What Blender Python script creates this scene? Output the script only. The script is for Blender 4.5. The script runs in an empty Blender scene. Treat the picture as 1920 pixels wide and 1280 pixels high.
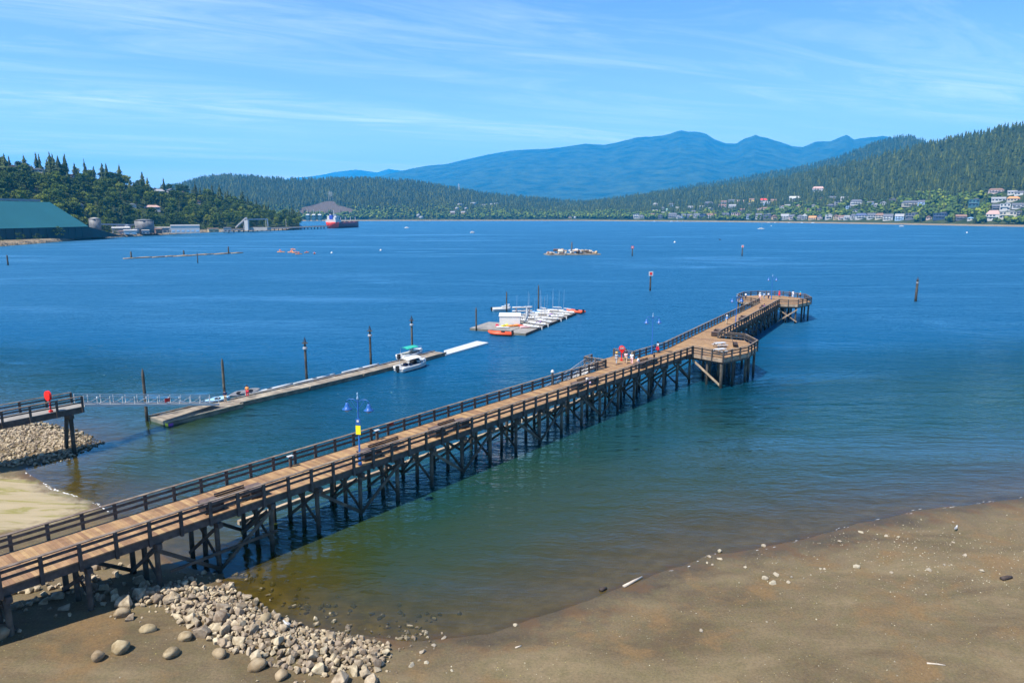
import bpy, bmesh, math, random
import numpy as np
from mathutils import Vector, Matrix
random.seed(7); rng = np.random.default_rng(7)
R = math.radians
SC = bpy.context.scene
COL = SC.collection

# ------------------------------------------------------------------ camera
CAM_Z = 25.0
cam_d = bpy.data.cameras.new('camera'); cam = bpy.data.objects.new('camera', cam_d); COL.objects.link(cam)
cam.location = (0, 0, CAM_Z); cam.rotation_euler = (R(90-10.123), 0, 0)
cam_d.sensor_width = 36; cam_d.lens = 24.99; cam_d.clip_start = .5; cam_d.clip_end = 90000
SC.camera = cam
# ------------------------------------------------------------------ sky, sun, exposure
SUN_EL = R(58); SUN_VEC = Vector((-.74*math.cos(SUN_EL), -.673*math.cos(SUN_EL), math.sin(SUN_EL))).normalized()
w = bpy.data.worlds.new('World'); SC.world = w; w.use_nodes = True
nt = w.node_tree; nt.nodes.clear()
def N(t, typ, **kw):
    n = t.nodes.new(typ)
    for k, v in kw.items():
        if k.startswith('_'): setattr(n, k[1:], v)
        else: n.inputs[k.replace('_', ' ')].default_value = v
    return n
def math_n(t, op, a, b=None, clamp=False):
    n = t.nodes.new('ShaderNodeMath'); n.operation = op; n.use_clamp = clamp
    for i, x in enumerate((a, b)):
        if x is None: continue
        if isinstance(x, (int, float)): n.inputs[i].default_value = x
        else: t.links.new(x, n.inputs[i])
    return n.outputs[0]
def ramp_n(t, fac, stops, interp='LINEAR'):
    n = t.nodes.new('ShaderNodeValToRGB'); n.color_ramp.interpolation = interp
    while len(n.color_ramp.elements) < len(stops): n.color_ramp.elements.new(.5)
    for e, (p, c) in zip(n.color_ramp.elements, stops):
        e.position = p; e.color = (c, c, c, 1) if isinstance(c, (int, float)) else (*c[:3], 1)
    t.links.new(fac, n.inputs[0]); return n.outputs[0]
def mixc(t, fac, a, b, mode='MIX'):
    n = t.nodes.new('ShaderNodeMix'); n.data_type = 'RGBA'; n.blend_type = mode
    for i, x in ((0, fac), (6, a), (7, b)):
        if isinstance(x, (int, float)): n.inputs[i].default_value = x
        elif isinstance(x, tuple): n.inputs[i].default_value = (*x[:3], 1)
        else: t.links.new(x, n.inputs[i])
    return n.outputs[2]
def mapping(t, vec, scale=(1, 1, 1), rot=(0, 0, 0), loc=(0, 0, 0)):
    n = t.nodes.new('ShaderNodeMapping'); n.inputs['Scale'].default_value = scale
    n.inputs['Rotation'].default_value = rot; n.inputs['Location'].default_value = loc
    t.links.new(vec, n.inputs[0]); return n.outputs[0]
def noise_n(t, vec, scale, detail=4, rough=.55, dist=0.):
    n = N(t, 'ShaderNodeTexNoise', Scale=scale, Detail=detail, Roughness=rough, Distortion=dist)
    t.links.new(vec, n.inputs['Vector']); return n.outputs['Fac']
sky = N(nt, 'ShaderNodeTexSky', _sky_type='NISHITA', _sun_disc=False, _sun_elevation=SUN_EL,
        _sun_rotation=math.atan2(SUN_VEC.x, SUN_VEC.y), _altitude=0., _air_density=.7, _dust_density=.1, _ozone_density=6.)
hs = N(nt, 'ShaderNodeHueSaturation', Saturation=1.66, Value=1.0); nt.links.new(sky.outputs[0], hs.inputs['Color'])
tc = nt.nodes.new('ShaderNodeTexCoord'); sep = nt.nodes.new('ShaderNodeSeparateXYZ'); nt.links.new(tc.outputs['Generated'], sep.inputs[0])
zz = math_n(nt, 'MAXIMUM', sep.outputs[2], .02); zz = math_n(nt, 'ADD', zz, .03)
cmb = nt.nodes.new('ShaderNodeCombineXYZ')
nt.links.new(math_n(nt, 'DIVIDE', sep.outputs[0], zz), cmb.inputs[0]); nt.links.new(math_n(nt, 'DIVIDE', sep.outputs[1], zz), cmb.inputs[1])
pl = mapping(nt, cmb.outputs[0], rot=(0, 0, R(-26)))
st = mapping(nt, pl, scale=(.42, 1.5, 1))
n1 = noise_n(nt, st, 1.25, 10, .70, 1.3)
st2 = mapping(nt, pl, scale=(.07, .42, 1), loc=(3.1, 1.7, 0))
n2 = noise_n(nt, st2, 1.3, 4, .5, .4)
wisp = math_n(nt, 'MULTIPLY', ramp_n(nt, n1, [(.44, 0.), (.70, 1.)]), ramp_n(nt, n2, [(.38, .10), (.60, 1.)]))
veil = math_n(nt, 'MULTIPLY', ramp_n(nt, n2, [(.36, 0.), (.75, 1.)]), .10)
thin = math_n(nt, 'SUBTRACT', 1., math_n(nt, 'EXPONENT', math_n(nt, 'DIVIDE', -.018, math_n(nt, 'POWER', math_n(nt, 'MAXIMUM', sep.outputs[2], .03), 1.6))))   # high cirrus veil, thicker along low sight lines
cl = math_n(nt, 'ADD', math_n(nt, 'ADD', math_n(nt, 'MULTIPLY', wisp, .32), veil), thin, True)
skyc = mixc(nt, cl, hs.outputs[0], (8.4, 8.8, 9.2))
bg = N(nt, 'ShaderNodeBackground', Strength=.092); nt.links.new(skyc, bg.inputs[0])
wo = nt.nodes.new('ShaderNodeOutputWorld'); nt.links.new(bg.outputs[0], wo.inputs[0])
sd = bpy.data.lights.new('sun', 'SUN'); sd.energy = 4.4; sd.angle = R(.55); sd.color = (1, .95, .87)
so = bpy.data.objects.new('sun', sd); COL.objects.link(so); so.rotation_euler = SUN_VEC.to_track_quat('Z', 'Y').to_euler(); so.location = (-60, -50, 120)
SC.view_settings.view_transform = 'Standard'; SC.view_settings.look = 'None'; SC.view_settings.exposure = 1.1; SC.view_settings.gamma = 1
SC.render.engine = 'CYCLES'
SC.cycles.max_bounces = 8; SC.cycles.transparent_max_bounces = 12; SC.cycles.volume_bounces = 1

# ------------------------------------------------------------------ helpers
MATS = {}
def mat(name, col, rough=.8, col2=None, var=.22, scale=2., bump=0., bscale=12., metal=0., rnd=0., stops=(.35, .65), stretch=(1, 1, 1), stain=None, spec=.4):
    m = bpy.data.materials.new(name); m.use_nodes = True; t = m.node_tree
    b = t.nodes['Principled BSDF']; b.inputs['Roughness'].default_value = rough; b.inputs['Metallic'].default_value = metal
    b.inputs['Specular IOR Level'].default_value = spec
    g = t.nodes.new('ShaderNodeNewGeometry'); pos = mapping(t, g.outputs['Position'], scale=stretch)
    c1 = tuple(x*(1-var) for x in col); c2 = col2 or tuple(min(1, x*(1+var)) for x in col)
    c = mixc(t, ramp_n(t, noise_n(t, pos, scale), [(stops[0], 0.), (stops[1], 1.)]), c1, c2)
    if rnd:
        oi = t.nodes.new('ShaderNodeObjectInfo')
        f = math_n(t, 'FRACT', math_n(t, 'ADD', oi.outputs['Random'], g.outputs['Random Per Island']))
        v = math_n(t, 'ADD', math_n(t, 'MULTIPLY', f, 2*rnd), 1-rnd)
        h = N(t, 'ShaderNodeHueSaturation'); t.links.new(c, h.inputs['Color']); t.links.new(v, h.inputs['Value'])
        t.links.new(math_n(t, 'ADD', math_n(t, 'MULTIPLY', f, .02), .49), h.inputs['Hue']); c = h.outputs[0]
    if stain:   # weed and barnacle stain below the tide mark
        sp = t.nodes.new('ShaderNodeSeparateXYZ'); t.links.new(g.outputs['Position'], sp.inputs[0])
        zf = math_n(t, 'ADD', sp.outputs[2], math_n(t, 'MULTIPLY', noise_n(t, g.outputs['Position'], 3.), .8))
        c = mixc(t, ramp_n(t, math_n(t, 'MULTIPLY', zf, .25, True), [(stain[0], 1.), (stain[1], 0.)]), c, stain[2])
    t.links.new(c, b.inputs['Base Color'])
    if bump:
        bn = N(t, 'ShaderNodeBump', Strength=bump, Distance=.05); t.links.new(noise_n(t, pos, bscale, 5), bn.inputs['Height'])
        t.links.new(bn.outputs[0], b.inputs['Normal'])
    MATS[name] = m; return m
def leafmat(name, a, b, c=None):
    m = bpy.data.materials.new(name); m.use_nodes = True; t = m.node_tree
    p = t.nodes['Principled BSDF']; p.inputs['Roughness'].default_value = .7; p.inputs['Specular IOR Level'].default_value = .2
    oi = t.nodes.new('ShaderNodeObjectInfo'); g = t.nodes.new('ShaderNodeNewGeometry')
    at = N(t, 'ShaderNodeAttribute', _attribute_name='tint')
    f = math_n(t, 'FRACT', math_n(t, 'ADD', oi.outputs['Random'], at.outputs['Fac']))
    cc = ramp_n(t, f, [(0., a), (.55, tuple((x+y)/2 for x, y in zip(a, b))), (.85, b), (1., c or b)])
    nz = noise_n(t, g.outputs['Position'], .35, 3)
    h = N(t, 'ShaderNodeHueSaturation'); t.links.new(cc, h.inputs['Color'])
    t.links.new(math_n(t, 'ADD', math_n(t, 'MULTIPLY', nz, .9), .55), h.inputs['Value'])
    t.links.new(h.outputs[0], p.inputs['Base Color']); MATS[name] = m; return m

class MB:
    def __init__(s): s.v = []; s.f = []
    def add(s, vs, fs):
        o = len(s.v); s.v += [tuple(x) for x in vs]; s.f += [tuple(i+o for i in f) for f in fs]; return s
    def box(s, c, size, rz=0.):
        x, y, z = (q/2 for q in size); ca, sa = math.cos(rz), math.sin(rz)
        vs = [(c[0]+dx*x*ca-dy*y*sa, c[1]+dx*x*sa+dy*y*ca, c[2]+dz*z) for dz in (-1, 1) for dx, dy in ((-1, -1), (1, -1), (1, 1), (-1, 1))]
        return s.add(vs, [(3, 2, 1, 0), (4, 5, 6, 7), (0, 1, 5, 4), (1, 2, 6, 5), (2, 3, 7, 6), (3, 0, 4, 7)])
    def beam(s, p, q, wd, h):
        p, q = Vector(p), Vector(q); d = (q-p).normalized()
        sd = d.cross(Vector((0, 0, 1)));
        if sd.length < 1e-4: sd = Vector((1, 0, 0))
        sd.normalize(); up = sd.cross(d)
        vs = [e+sd*a*wd/2+up*b*h/2 for e in (p, q) for a, b in ((-1, -1), (1, -1), (1, 1), (-1, 1))]
        return s.add(vs, [(0, 1, 2, 3), (7, 6, 5, 4), (4, 5, 1, 0), (5, 6, 2, 1), (6, 7, 3, 2), (7, 4, 0, 3)])
    def tube(s, pts, r, n=8, cap=True):
        pts = [Vector(p) for p in pts]; rs = r if isinstance(r, (list, tuple)) else [r]*len(pts); vs = []
        for i, p in enumerate(pts):
            d = (pts[min(i+1, len(pts)-1)]-pts[max(i-1, 0)]).normalized()
            a = d.cross(Vector((0, 0, 1)) if abs(d.z) < .9 else Vector((1, 0, 0))).normalized(); b = d.cross(a)
            vs += [p+(a*math.cos(2*math.pi*k/n)+b*math.sin(2*math.pi*k/n))*rs[i] for k in range(n)]
        fs = [(i*n+k, i*n+(k+1) % n, (i+1)*n+(k+1) % n, (i+1)*n+k) for i in range(len(pts)-1) for k in range(n)]
        if cap: fs += [tuple(range(n))[::-1], tuple((len(pts)-1)*n+k for k in range(n))]
        return s.add(vs, fs)
    def lathe(s, prof, n=14, c=(0, 0, 0)):
        vs = [(c[0]+r*math.cos(2*math.pi*k/n), c[1]+r*math.sin(2*math.pi*k/n), c[2]+z) for r, z in prof for k in range(n)]
        fs = [(i*n+k, i*n+(k+1) % n, (i+1)*n+(k+1) % n, (i+1)*n+k) for i in range(len(prof)-1) for k in range(n)]
        fs += [tuple(range(n))[::-1], tuple((len(prof)-1)*n+k for k in range(n))]
        return s.add(vs, fs)
    def prism(s, poly, z0, z1):
        n = len(poly)
        vs = [(*p[:2], z0) for p in poly]+[(*p[:2], z1) for p in poly]
        return s.add(vs, [tuple(range(n))[::-1], tuple(range(n, 2*n))]+[(i, (i+1) % n, n+(i+1) % n, n+i) for i in range(n)])
    def hull(s, L, B, D, z=0., bow=.5, stern=.85, fl=.0, open_=0., rot=None):
        """boat hull along +X, sections from stern to bow; open_ > 0 sinks a cockpit floor"""
        ns, secs = 9, []
        for i in range(ns):
            u = i/(ns-1); x = (u-.5)*L
            hw = B/2*(stern+(1-stern)*min(1, u/.35) if u < .5 else max(.03, 1-((u-.5)/.5)**2.1*(1-.02)))
            sh = D*(1+.28*max(0, u-.5)*bow*2); k = .25+.5*max(0, u-.55)*D
            keel = max(0, u-.72)**2*D*5
            secs.append([(x, -hw, z+sh), (x, -hw*.86, z+D*.35), (x, -hw*.35, z+keel*.5), (x, 0, z+keel*.5-.02), (x, hw*.35, z+keel*.5), (x, hw*.86, z+D*.35), (x, hw, z+sh),
                         (x, hw*.8, z+sh), (x, hw*.74, z+sh-open_*D), (x, -hw*.74, z+sh-open_*D), (x, -hw*.8, z+sh)])
        m = 11; vs = [p for q in secs for p in q]
        if rot: vs = [rot @ Vector(p) for p in vs]
        fs = [(i*m+k, i*m+(k+1) % m, (i+1)*m+(k+1) % m, (i+1)*m+k) for i in range(ns-1) for k in range(m)]
        fs += [tuple(range(m))[::-1], tuple((ns-1)*m+k for k in range(m))]
        return s.add(vs, fs)
    def mesh(s, name, m=None, smooth=False):
        me = bpy.data.meshes.new(name); me.from_pydata(s.v, [], s.f); me.update()
        if m: me.materials.append(MATS[m] if isinstance(m, str) else m)
        if smooth: me.polygons.foreach_set('use_smooth', [True]*len(me.polygons))
        return me
    def build(s, name, m, parent=None, smooth=False, **k): return obj(name, s.mesh(name, m, smooth), parent, **k)
def obj(name, me, parent=None, loc=None, rz=None, kind=None, label=None, cat=None, group=None):
    o = bpy.data.objects.new(name, me); COL.objects.link(o)
    if parent: o.parent = parent
    if loc is not None: o.location = loc
    if rz is not None: o.rotation_euler = (0, 0, rz)
    for k, v in (('kind', kind), ('label', label), ('category', cat), ('group', group)):
        if v: o[k] = v
    return o
def thing(name, label, cat, loc=(0, 0, 0), rz=0., group=None): return obj(name, None, None, loc, rz, None, label, cat, group)
UNIT = MB().box((0, 0, 0), (1, 1, 1)).mesh('timber')
UNIT.materials.append(None)
def timber(name, p, q, wd, h, m, parent=None, **k):
    """a straight timber from p to q sharing one mesh"""
    p, q = Vector(p), Vector(q); d = q-p; L = d.length; d.normalize()
    sd_ = Vector((0, 0, 1)).cross(d)
    if sd_.length < 1e-4: sd_ = Vector((0, 1, 0))
    sd_.normalize(); up = d.cross(sd_)
    o = obj(name, UNIT, parent, **k)
    mt = Matrix((d, sd_, up)).transposed().to_4x4(); mt.translation = (p+q)/2
    o.matrix_basis = mt @ Matrix.Diagonal((L, wd, h, 1))
    o.material_slots[0].link = 'OBJECT'; o.material_slots[0].material = MATS[m]
    return o
def copy_tree(src, loc, rz, label=None, group=None, par=None):
    c = src.copy(); COL.objects.link(c)
    if par: c.parent = par
    elif loc is not None: c.location = loc; c.rotation_euler = (0, 0, rz)
    if label: c['label'] = label
    if group: c['group'] = group
    for ch in src.children: copy_tree(ch, None, None, par=c)
    return c
def V2(a): return Vector((a[0], a[1]))
# ------------------------------------------------------------------ surveyed terrain and buildings
def hash2(ix, iy, seed):
    h = np.sin(ix*127.1 + iy*311.7 + seed*74.7)*43758.5453
    return h - np.floor(h)
def vnoise(x, y, seed=0):
    ix, iy = np.floor(x), np.floor(y)
    fx, fy = x-ix, y-iy
    fx = fx*fx*(3-2*fx); fy = fy*fy*(3-2*fy)
    a, b = hash2(ix, iy, seed), hash2(ix+1, iy, seed)
    c, d = hash2(ix, iy+1, seed), hash2(ix+1, iy+1, seed)
    return (a+(b-a)*fx)*(1-fy) + (c+(d-c)*fx)*fy
def fbm(x, y, octv=4, seed=0):
    s, amp, tot = 0., 1., 0.
    for k in range(octv):
        s = s + amp*vnoise(x*2**k, y*2**k, seed+k*13); tot += amp; amp *= .5
    return s/tot - .5
def hill_eval(cols, t, v, amp=0., wave=200., seed=0):
    """surface point of a hillside lofted through surveyed columns of stations"""
    C = np.asarray(cols, float)
    t = np.asarray(t, float); v = np.asarray(v, float)
    n, m = C.shape[0], C.shape[1]
    tt = np.clip(t*(n-1), 0, n-1-1e-6); i = tt.astype(int); f = (tt-i)[..., None]
    vv = np.clip(v*(m-1), 0, m-1-1e-6); j = vv.astype(int); g = (vv-j)[..., None]
    p = (C[i, j]*(1-f)+C[i+1, j]*f)*(1-g) + (C[i, j+1]*(1-f)+C[i+1, j+1]*f)*g
    if amp:
        w = np.clip((vv-1.6)/1.5, 0, 1)*(1-.85*np.exp(-((vv-(m-3))/.6)**2))
        p[..., 2] += w*amp*fbm(p[..., 0]/wave, p[..., 1]/wave, 5, seed)
    return p
LEFT_HILL = [
    [(-355,394,-2.5),(-364,404,2.2),(-373,414,3.2),(-458,509,4.2),(-509,565,22.3),(-559,620,36.9),(-609,676,50.3),(-659,732,63.1),(-827,917,47.3),(-1128,1252,15.9)],
    [(-391,485,-2.5),(-399,496,2.2),(-407,506,3.2),(-487,605,4.2),(-534,664,26.3),(-581,722,44.0),(-628,781,60.3),(-675,839,75.9),(-832,1034,56.9),(-1114,1384,19.8)],
    [(-402,567,-2.5),(-409,578,2.2),(-417,588,3.2),(-491,693,4.2),(-533,752,28.1),(-575,811,47.4),(-617,870,65.1),(-659,929,82.0),(-803,1133,61.5),(-1064,1500,21.6)],
    [(-410,630,-2.5),(-417,641,2.2),(-424,652,3.2),(-488,751,4.2),(-528,812,29.2),(-567,873,49.2),(-607,933,67.7),(-646,994,85.3),(-782,1204,64.0),(-1028,1581,22.6)],
    [(-429,717,-2.5),(-436,728,2.2),(-442,740,3.2),(-493,824,4.2),(-530,886,28.5),(-567,948,48.0),(-604,1010,66.0),(-642,1073,83.1),(-770,1287,62.3),(-1001,1673,21.9)],
    [(-436,832,-2.5),(-442,843,2.2),(-448,855,3.2),(-480,915,4.2),(-512,977,24.8),(-545,1039,41.4),(-577,1101,56.7),(-610,1163,71.2),(-726,1384,53.4),(-935,1783,18.4)],
    [(-429,922,-2.5),(-434,934,2.2),(-440,946,3.2),(-462,994,4.2),(-491,1055,21.4),(-519,1116,35.2),(-548,1177,47.9),(-576,1239,60.0),(-682,1465,45.0),(-872,1873,15.0)],
    [(-421,1019,-2.5),(-426,1031,2.2),(-431,1043,3.2),(-446,1078,4.2),(-470,1136,18.8),(-494,1194,30.5),(-518,1251,41.3),(-541,1309,51.6),(-637,1540,38.7),(-809,1956,12.5)],
    [(-392,1084,-2.5),(-397,1096,2.2),(-401,1108,3.2),(-411,1135,4.2),(-429,1186,13.3),(-448,1238,20.6),(-467,1290,27.4),(-485,1342,33.8),(-571,1577,25.3),(-724,2000,7.1)],
    [(-370,1138,-2.5),(-374,1151,2.2),(-378,1163,3.2),(-385,1185,4.2),(-398,1225,9.7),(-411,1266,14.1),(-424,1306,18.2),(-438,1347,22.1),(-515,1584,16.6),(-654,2012,3.6)],
    [(-348,1178,-2.5),(-352,1190,2.2),(-355,1203,3.2),(-360,1220,4.2),(-369,1249,7.0),(-377,1278,9.2),(-386,1306,11.3),(-394,1335,13.3),(-465,1575,10.0),(-593,2006,1.0)],
]
RIGHT_HILL = [
    [(111,2993,-2.5),(111,3008,2.6),(112,3028,4.5),(113,3073,10),(118,3202,17.7),(123,3332,24.9),(131,3535,35.8),(139,3766,47.9),(148,3997,59.8),(166,4497,47.8),(203,5496,17.9)],
    [(251,2834,-2.5),(252,2849,2.6),(254,2869,4.5),(258,2914,10),(271,3063,20.3),(285,3213,30.0),(306,3449,44.7),(329,3717,61.0),(353,3984,77.0),(397,4482,61.6),(486,5479,23.1)],
    [(432,2660,-2.5),(435,2675,2.6),(438,2695,4.5),(445,2739,10),(471,2901,25.8),(498,3064,40.6),(539,3319,63.1),(586,3609,88.0),(633,3899,112.5),(714,4392,90.0),(874,5379,33.8)],
    [(557,2555,-2.5),(560,2570,2.6),(564,2589,4.5),(574,2633,10),(608,2791,29.6),(643,2949,47.8),(697,3197,75.5),(758,3480,106.3),(820,3762,136.6),(926,4250,109.3),(1139,5227,41.0)],
    [(712,2370,-2.5),(717,2385,2.6),(723,2404,4.5),(735,2447,10),(782,2600,32.9),(828,2754,54.2),(900,2995,86.7),(983,3269,122.7),(1065,3543,158.1),(1209,4022,126.5),(1497,4980,47.4)],
    [(830,2161,-2.5),(835,2175,2.6),(842,2194,4.5),(859,2236,10),(914,2380,37.8),(970,2525,63.7),(1057,2752,103.2),(1156,3009,147.0),(1255,3267,190.0),(1434,3734,152.0),(1792,4668,57.0)],
    [(889,2007,-2.5),(895,2021,2.6),(903,2039,4.5),(922,2080,10),(980,2211,41.5),(1038,2342,70.9),(1129,2549,115.6),(1233,2783,165.2),(1337,3017,214.0),(1539,3474,171.2),(1945,4388,64.2)],
    [(962,1759,-2.5),(969,1773,2.6),(978,1790,4.5),(1000,1830,10),(1065,1948,48.8),(1129,2067,85.0),(1231,2253,140.1),(1347,2465,201.3),(1463,2676,261.4),(1702,3115,209.1),(2182,3993,78.4)],
    [(994,1602,-2.5),(1002,1615,2.6),(1012,1632,4.5),(1036,1670,10),(1105,1781,51.6),(1174,1892,90.4),(1282,2067,149.5),(1406,2266,215.1),(1529,2464,279.5),(1792,2889,223.6),(2319,3739,83.8)],
    [(1032,1456,-2.5),(1041,1468,2.6),(1053,1485,4.5),(1079,1521,10),(1150,1623,54.3),(1222,1724,95.6),(1335,1882,158.4),(1463,2063,228.1),(1590,2243,296.7),(1880,2651,237.4),(2458,3467,89.0)],
    [(1057,1313,-2.5),(1066,1324,2.6),(1079,1340,4.5),(1107,1375,10),(1184,1471,56.6),(1262,1568,100.0),(1384,1720,166.2),(1523,1892,239.6),(1662,2064,311.7),(1975,2454,249.4),(2602,3233,93.5)],
    [(1079,1133,-2.5),(1090,1144,2.6),(1104,1158,4.5),(1135,1191,10),(1217,1278,58.7),(1300,1364,104.1),(1430,1501,173.3),(1577,1655,250.1),(1724,1810,325.5),(2069,2172,260.4),(2759,2896,97.6)],
]
MID_HILL = [
    [(-1378,2455,-2.5),(-1388,2472,2.6),(-1410,2511,6),(-1514,2697,24.2),(-1618,2883,40.0),(-1757,3131,59.9),(-1931,3440,83.6),(-2105,3750,106.5),(-2398,4273,85.2),(-2839,5058,31.9)],
    [(-1233,2530,-2.5),(-1242,2548,2.6),(-1262,2589,6),(-1355,2780,30.2),(-1448,2972,51.2),(-1573,3227,77.6),(-1728,3546,109.2),(-1884,3865,139.7),(-2147,4405,111.8),(-2541,5214,41.9)],
    [(-1172,2559,-2.5),(-1180,2578,2.6),(-1199,2619,6),(-1288,2812,36.1),(-1376,3006,62.2),(-1495,3264,95.0),(-1642,3587,134.1),(-1790,3910,172.0),(-2040,4455,137.6),(-2415,5273,51.6)],
    [(-1100,2591,-2.5),(-1108,2609,2.6),(-1126,2651,6),(-1209,2847,43.1),(-1292,3043,75.3),(-1403,3304,115.7),(-1542,3631,164.0),(-1681,3958,210.7),(-1915,4510,168.6),(-2267,5339,63.2)],
    [(-1026,2621,-2.5),(-1033,2640,2.6),(-1050,2682,6),(-1127,2880,46.1),(-1205,3079,80.9),(-1308,3343,124.5),(-1438,3674,176.7),(-1567,4004,227.2),(-1786,4563,181.8),(-2114,5401,68.2)],
    [(-941,2653,-2.5),(-947,2672,2.6),(-962,2714,6),(-1033,2915,45.0),(-1105,3116,78.7),(-1199,3384,121.2),(-1318,3718,171.9),(-1437,4053,220.9),(-1637,4618,176.7),(-1938,5467,66.3)],
    [(-852,2683,-2.5),(-858,2702,2.6),(-872,2745,6),(-936,2948,43.2),(-1001,3151,75.5),(-1087,3422,116.0),(-1194,3760,164.5),(-1301,4098,211.3),(-1483,4670,169.0),(-1755,5528,63.4)],
    [(-723,2720,-2.5),(-728,2740,2.6),(-740,2783,6),(-795,2989,43.2),(-849,3195,75.3),(-922,3469,115.8),(-1014,3813,164.2),(-1105,4156,210.9),(-1259,4735,168.7),(-1490,5605,63.3)],
    [(-638,2742,-2.5),(-642,2761,2.6),(-653,2805,6),(-701,3013,44.5),(-749,3220,77.8),(-813,3497,119.8),(-894,3842,169.9),(-974,4188,218.3),(-1110,4773,174.6),(-1314,5649,65.5)],
    [(-550,2761,-2.5),(-554,2780,2.6),(-563,2824,6),(-605,3033,45.3),(-646,3242,79.3),(-702,3521,122.1),(-771,3869,173.3),(-841,4217,222.7),(-958,4805,178.2),(-1134,5688,66.8)],
    [(-411,2785,-2.5),(-414,2805,2.6),(-421,2849,6),(-452,3060,43.4),(-483,3271,75.8),(-525,3551,116.5),(-576,3903,165.2),(-628,4254,212.2),(-716,4847,169.8),(-847,5738,63.7)],
    [(-269,2802,-2.5),(-271,2822,2.6),(-275,2867,6),(-296,3079,38.0),(-316,3291,65.8),(-343,3574,100.7),(-377,3927,142.4),(-411,4280,182.7),(-468,4878,146.2),(-554,5773,54.8)],
    [(-125,2812,-2.5),(-125,2832,2.6),(-127,2877,6),(-137,3090,30.9),(-146,3303,52.4),(-159,3586,79.5),(-175,3941,111.8),(-190,4296,143.1),(-217,4895,114.5),(-257,5794,42.9)],
    [(42,2815,-2.5),(42,2835,2.6),(43,2880,6),(46,3093,26.4),(49,3306,44.0),(53,3590,66.2),(58,3945,92.8),(64,4300,118.4),(72,4899,94.7),(86,5799,35.5)],
    [(207,2807,-2.5),(209,2827,2.6),(212,2872,6),(228,3085,21.8),(243,3297,35.6),(264,3580,52.8),(291,3934,73.5),(317,4288,93.4),(361,4887,74.7),(427,5784,28.0)],
    [(451,2779,-2.5),(455,2798,2.6),(462,2843,6),(496,3053,17.3),(530,3263,27.0),(576,3544,39.3),(633,3894,53.9),(690,4244,68.1),(786,4837,54.5),(930,5725,20.4)],
    [(686,2730,-2.5),(690,2750,2.6),(701,2793,6),(753,3000,13.8),(805,3206,20.6),(874,3482,29.2),(961,3826,39.3),(1047,4171,49.2),(1193,4752,39.4),(1412,5625,14.8)],
]
BACK_RIDGE = [
    [(706,4343,-3),(770,4738,58.0),(834,5133,108.8),(898,5528,145.1),(978,6021,116.1),(1091,6712,29.0)],
    [(1072,4268,-3),(1169,4655,94.7),(1266,5043,177.6),(1364,5431,236.8),(1486,5916,189.4),(1656,6595,47.4)],
    [(1360,4185,-3),(1483,4565,117.5),(1607,4945,220.4),(1731,5326,293.8),(1885,5801,235.0),(2101,6467,58.8)],
    [(1577,4108,-3),(1721,4481,136.5),(1864,4854,255.9),(2008,5228,341.2),(2187,5695,273.0),(2438,6348,68.2)],
    [(1707,4055,-3),(1862,4424,152.6),(2017,4793,286.0),(2173,5161,381.4),(2367,5622,305.1),(2638,6267,76.3)],
    [(1783,4023,-3),(1945,4388,163.1),(2107,4754,305.9),(2269,5120,407.8),(2471,5577,326.2),(2755,6217,81.6)],
    [(1880,3978,-3),(2051,4340,185.9),(2222,4701,348.5),(2393,5063,464.7),(2607,5515,371.8),(2906,6148,92.9)],
    [(1951,3944,-3),(2129,4302,200.0),(2306,4661,375.1),(2483,5019,500.1),(2705,5467,400.1),(3016,6095,100.0)],
    [(2021,3909,-3),(2204,4264,211.1),(2388,4619,395.8),(2572,4975,527.7),(2801,5419,422.2),(3123,6041,105.5)],
    [(2088,3873,-3),(2278,4225,213.5),(2468,4577,400.3),(2657,4929,533.7),(2895,5369,427.0),(3227,5986,106.7)],
    [(2154,3837,-3),(2349,4186,200.6),(2545,4535,376.0),(2741,4883,501.4),(2986,5319,401.1),(3328,5930,100.3)],
    [(2319,3739,-3),(2530,4079,163.4),(2741,4419,306.3),(2952,4759,408.4),(3216,5184,326.7),(3585,5778,81.7)],
    [(2597,3552,-3),(2833,3875,104.1),(3069,4198,195.1),(3305,4521,260.2),(3600,4924,208.2),(4013,5489,52.0)],
]
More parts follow.
